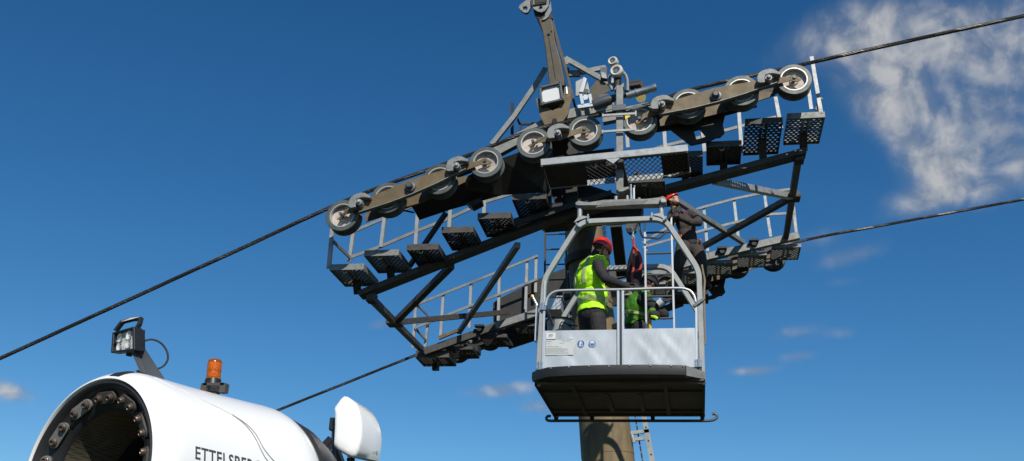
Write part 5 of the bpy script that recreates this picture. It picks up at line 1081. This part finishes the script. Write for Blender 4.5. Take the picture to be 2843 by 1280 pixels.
# ---- the stooping man in the shade
mats3 = [M['jacket'], M['trousers'], M['skin'], M['hair'], mats[4], M['glove'], M['rubber']]
B3 = Body(); pel, chest, neck = (0.13,1.25,5.478), (0.134,1.22,5.723), (0.235,1.2,5.892)
rs = Vv((.6,-.78,0)); ax3, rng3 = torso(B3, pel, chest, neck, rs, 0, 1.0, .0)
B3.cap((0.24,1.2,5.897), (0.278,1.2,5.971), .062, .056, 2)
B3.head((0.298,1.2,6.016), (.55,.75,-.55), (.4,.4,.8), 2, 3, 4)
B3.limb([(0.223,1.05,5.76), (0.334,0.98,5.655), (0.477,0.98,5.536), (0.449,1.02,5.589), (0.395,1.05,5.629)], [.08,.07,.066,.055,.04], 0)
B3.hand((0.395,1.05,5.629), (-.1,.0,.03), (0,-1,.3), (.2,0,1), 5, .7)
B3.limb([(0.197,1.4,5.905), (0.306,1.45,5.819), (0.402,1.4,5.799), (0.47,1.35,5.83)], [.078,.066,.056,.04], 0)
B3.hand((0.472,1.35,5.832), (.07,0,.03), (.2,-.5,.8), (-.3,-.8,.3), 5, .6)
for sg in (1,-1):
    hp = Vv(pel)+rs*.10*sg-Vv((0,0,.05)); kn = Vv((hp.x+.10,hp.y+.05,4.88)); an = Vv((hp.x-.0,hp.y-.01,4.525))
    B3.limb([hp, lerp(hp,kn,.5), kn, lerp(kn,an,.35), an], [.112,.095,.07,.068,.055], 1)
    B3.cap(an-Vv((.02,.015,.035)), an+Vv((.15,.12,-.05)), .05, .042, 6)
P3 = B3.finish('stooping man in dark helmet and shaded green vest behind the ladder', 'workers at the tower', mats3, loc=(pel[0],pel[1],4.42))
hz = (B3.cen-np.array(pel)) @ np.array((Vv(neck)-Vv(pel)).normalized())
sel = (B3.prim >= rng3[0]) & (B3.prim < rng3[1]) & (hz > .0) & (hz < .60)
v3 = B3.shell('vest', sel, .02, M['hivis_shaded'], P3, .006); B3.shell('reflective_band', sel & (hz > .12) & (hz < .165), .027, M['reflex'], v3, .004)
helmet(P3, B3.frame, M['jacket'])
P3.location.z -= .03; P3.location.y += .12
gl = part('glove_cuff', MB().lathe([(0,.035),(.0,.045),(.07,.052),(.07,.045)], (0.414,1.02,5.609), (.4,-.1,.3), 16), M['paper'], P3)
part('harness', MB().ball((0.342,0.95,5.51), .045, 14, 9, (1,.6,.8)), M['hivis_shaded'], P3); part('tool_pouch', MB().ball((0.368,0.95,5.447), .07, 14, 9, (1,.7,.9)), M['jacket'], P3)
part('thigh_band', MB().poly(smooth_pts([(0.333,0.93,5.427), (0.369,0.92,5.418), (0.4,0.93,5.397)],.02), .022, 8), M['hivis'], P3)

# ------------------------------------------------------------------ camera, light, world
cam = bpy.data.cameras.new('camera'); co = bpy.data.objects.new('camera', cam); link(co)
rt, up, fw = Vv((0.984204, 0.172797, 0.038518)), Vv((0.033004, -0.392839, 0.919015)), Vv((-0.173934, 0.903227, 0.392337))
mtx = Matrix((( rt.x, up.x, -fw.x, 0),(rt.y, up.y, -fw.y, 0),(rt.z, up.z, -fw.z, 0),(0,0,0,1)))
co.matrix_world = Matrix.Translation(Vv((0.7917, -10.6423, 1.6))) @ mtx
cam.sensor_width = 36; cam.lens = 36*2750/2843; cam.clip_end = 8000; cam.clip_start = .05
bpy.context.scene.camera = co
SA_, SE_ = radians(23), radians(40)
SUN = Vv((sin(SA_)*cos(SE_),-cos(SA_)*cos(SE_),sin(SE_)))
sl = bpy.data.lights.new('sun', 'SUN'); sl.energy = 5.0; sl.angle = radians(.5); sl.color = (1,.95,.87)
so = bpy.data.objects.new('sun', sl); link(so); so.rotation_euler = SUN.to_track_quat('Z', 'Y').to_euler(); so.location = (10,-15,20)
W = bpy.data.worlds.new('World'); bpy.context.scene.world = W; W.use_nodes = True
nt = W.node_tree; N = nt.nodes; L = nt.links; N.clear()
def nd(t, **k):
    n = N.new(t)
    for a, v in k.items(): setattr(n, a, v)
    return n
def math_(op, a, b=None, clamp=False):
    n = nd('ShaderNodeMath', operation=op, use_clamp=clamp)
    for i, x in enumerate((a, b)):
        if x is None: continue
        if isinstance(x, (int, float)): n.inputs[i].default_value = x
        else: L.new(x, n.inputs[i])
    return n.outputs[0]
sky = nd('ShaderNodeTexSky', sky_type='NISHITA'); sky.sun_disc = False
sky.sun_elevation = math.asin(SUN.z); sky.sun_rotation = atan2(SUN.x, SUN.y)
sky.altitude = 800; sky.air_density = 1.0; sky.dust_density = .15; sky.ozone_density = 3.0
hs = nd('ShaderNodeHueSaturation'); hs.inputs['Saturation'].default_value = 1.30; hs.inputs['Value'].default_value = 1.0; L.new(sky.outputs[0], hs.inputs['Color'])
tc = nd('ShaderNodeTexCoord'); sx = nd('ShaderNodeSeparateXYZ'); L.new(tc.outputs['Generated'], sx.inputs[0])
az = math_('ARCTAN2', sx.outputs[0], sx.outputs[1]); el = math_('ARCSINE', sx.outputs[2])
cb = nd('ShaderNodeCombineXYZ'); L.new(az, cb.inputs[0]); L.new(el, cb.inputs[1])
def noise(scale, detail, rough, dist=0, off=0):
    n = nd('ShaderNodeTexNoise'); n.inputs['Scale'].default_value = scale; n.inputs['Detail'].default_value = detail; n.inputs['Roughness'].default_value = rough; n.inputs['Distortion'].default_value = dist
    mp = nd('ShaderNodeMapping'); mp.inputs['Location'].default_value = (off,off*.7,0); L.new(cb.outputs[0], mp.inputs[0]); L.new(mp.outputs[0], n.inputs['Vector']); return n.outputs['Fac']
n1 = noise(18, 9, .54, .3, 2.2); n1b = noise(18, 9, .54, .3, 2.2-.010); n2 = noise(8, 4, .5, .3, 4.1)
field = None
for (a, e, ra, re, wgt, rot) in [(0.1424, 0.5848, 0.0498, 0.0151, 0.62, 0.356), (0.1618, 0.5655, 0.0491, 0.0132, 0.5, 0.129), (0.2078, 0.5924, 0.058, 0.0222, 0.7, 0.042), (0.192, 0.5689, 0.0355, 0.0149, 0.6, 0.042), (0.2258, 0.5154, 0.0555, 0.0316, 1.05, -0.394), (0.2519, 0.4779, 0.054, 0.0313, 1.0, -0.656), (0.273, 0.4413, 0.0486, 0.0256, 0.8, -0.307), (0.2547, 0.5478, 0.0515, 0.0183, 0.55, 0.042), (0.3316, 0.5223, 0.0493, 0.0427, 1.2, 0.042), (0.3181, 0.572, 0.0932, 0.0267, 0.95, 0.042), (0.3211, 0.4445, 0.0516, 0.0323, 1.0, 0.042), (0.2464, 0.4134, 0.0484, 0.0148, 0.8, 0.042), (0.2945, 0.482, 0.0368, 0.0217, 0.45, 0.042), (0.1648, 0.3692, 0.0346, 0.0099, 0.85, 0.182), (0.1354, 0.3888, 0.0414, 0.0115, 0.5, 0.129), (0.1062, 0.3003, 0.0241, 0.0077, 0.95, 0.129), (0.1461, 0.2964, 0.0198, 0.0068, 0.6, 0.042), (0.1083, 0.2774, 0.0219, 0.0061, 0.9, 0.042), (0.063, 0.2647, 0.024, 0.0054, 0.95, 0.042), (-0.6619, 0.1988, 0.0252, 0.0085, 1.15, -0.098), (-0.3245, 0.3011, 0.0145, 0.0059, 0.75, 0.216), (-0.1907, 0.2438, 0.0408, 0.0079, 1.05, 0.129), (-0.1515, 0.2288, 0.0243, 0.0079, 0.95, 0.042), (0.1546, 0.3452, 0.0202, 0.0053, 0.5, 0.042)]:
    dx = math_('SUBTRACT', az, a); dy = math_('SUBTRACT', el, e)
    c_, s_ = cos(rot), sin(rot)
    rx = math_('ADD', math_('MULTIPLY', dx, c_), math_('MULTIPLY', dy, s_)); ry = math_('SUBTRACT', math_('MULTIPLY', dy, c_), math_('MULTIPLY', dx, s_))
    q = math_('ADD', math_('POWER', math_('ABSOLUTE', math_('DIVIDE', rx, ra)), 2), math_('POWER', math_('ABSOLUTE', math_('DIVIDE', ry, re)), 2))
    v = math_('MULTIPLY', math_('POWER', 2.71828, math_('MULTIPLY', q, -1)), wgt)
    field = v if field is None else math_('ADD', field, v)
field = math_('MINIMUM', field, 1.15)
nn = math_('ADD', math_('MULTIPLY', math_('SUBTRACT', n1, .5), 1.45), math_('MULTIPLY', math_('SUBTRACT', n2, .5), 1.2))
dens = nd('ShaderNodeMapRange', interpolation_type='SMOOTHSTEP'); dens.inputs[1].default_value = .08; dens.inputs[2].default_value = 1.25
L.new(math_('MULTIPLY', field, math_('ADD', nn, .80)), dens.inputs[0])
lit = math_('ADD', math_('MULTIPLY', math_('SUBTRACT', n1, n1b), 3.0), math_('MULTIPLY', dens.outputs[0], .45))
cr = nd('ShaderNodeValToRGB'); cr.color_ramp.elements[0].color = (.30,.36,.46,1); cr.color_ramp.elements[1].color = (.68,.69,.70,1)
cr.color_ramp.elements[0].position = .0; cr.color_ramp.elements[1].position = .62
L.new(lit, cr.inputs[0])
bg = nd('ShaderNodeBackground'); bg.inputs[1].default_value = .098; tint = nd('ShaderNodeMix', data_type='RGBA', blend_type='MULTIPLY'); tint.inputs[0].default_value = 1; tint.inputs[7].default_value = (.88,.985,.985,1); L.new(hs.outputs[0], tint.inputs[6]); L.new(tint.outputs[2], bg.inputs[0])
bg2 = nd('ShaderNodeBackground'); bg2.inputs[1].default_value = .75; L.new(cr.outputs[0], bg2.inputs[0])
mx = nd('ShaderNodeMixShader'); L.new(math_('MULTIPLY', dens.outputs[0], .9), mx.inputs[0]); L.new(bg.outputs[0], mx.inputs[1]); L.new(bg2.outputs[0], mx.inputs[2])
ow = nd('ShaderNodeOutputWorld'); L.new(mx.outputs[0], ow.inputs[0])
sc = bpy.context.scene; sc.render.engine = 'CYCLES'
sc.view_settings.view_transform = 'Standard'; sc.view_settings.look = 'None'; sc.view_settings.exposure = 0; sc.view_settings.gamma = 1
sc.cycles.use_denoising = True; sc.cycles.max_bounces = 6; sc.cycles.sample_clamp_indirect = 4
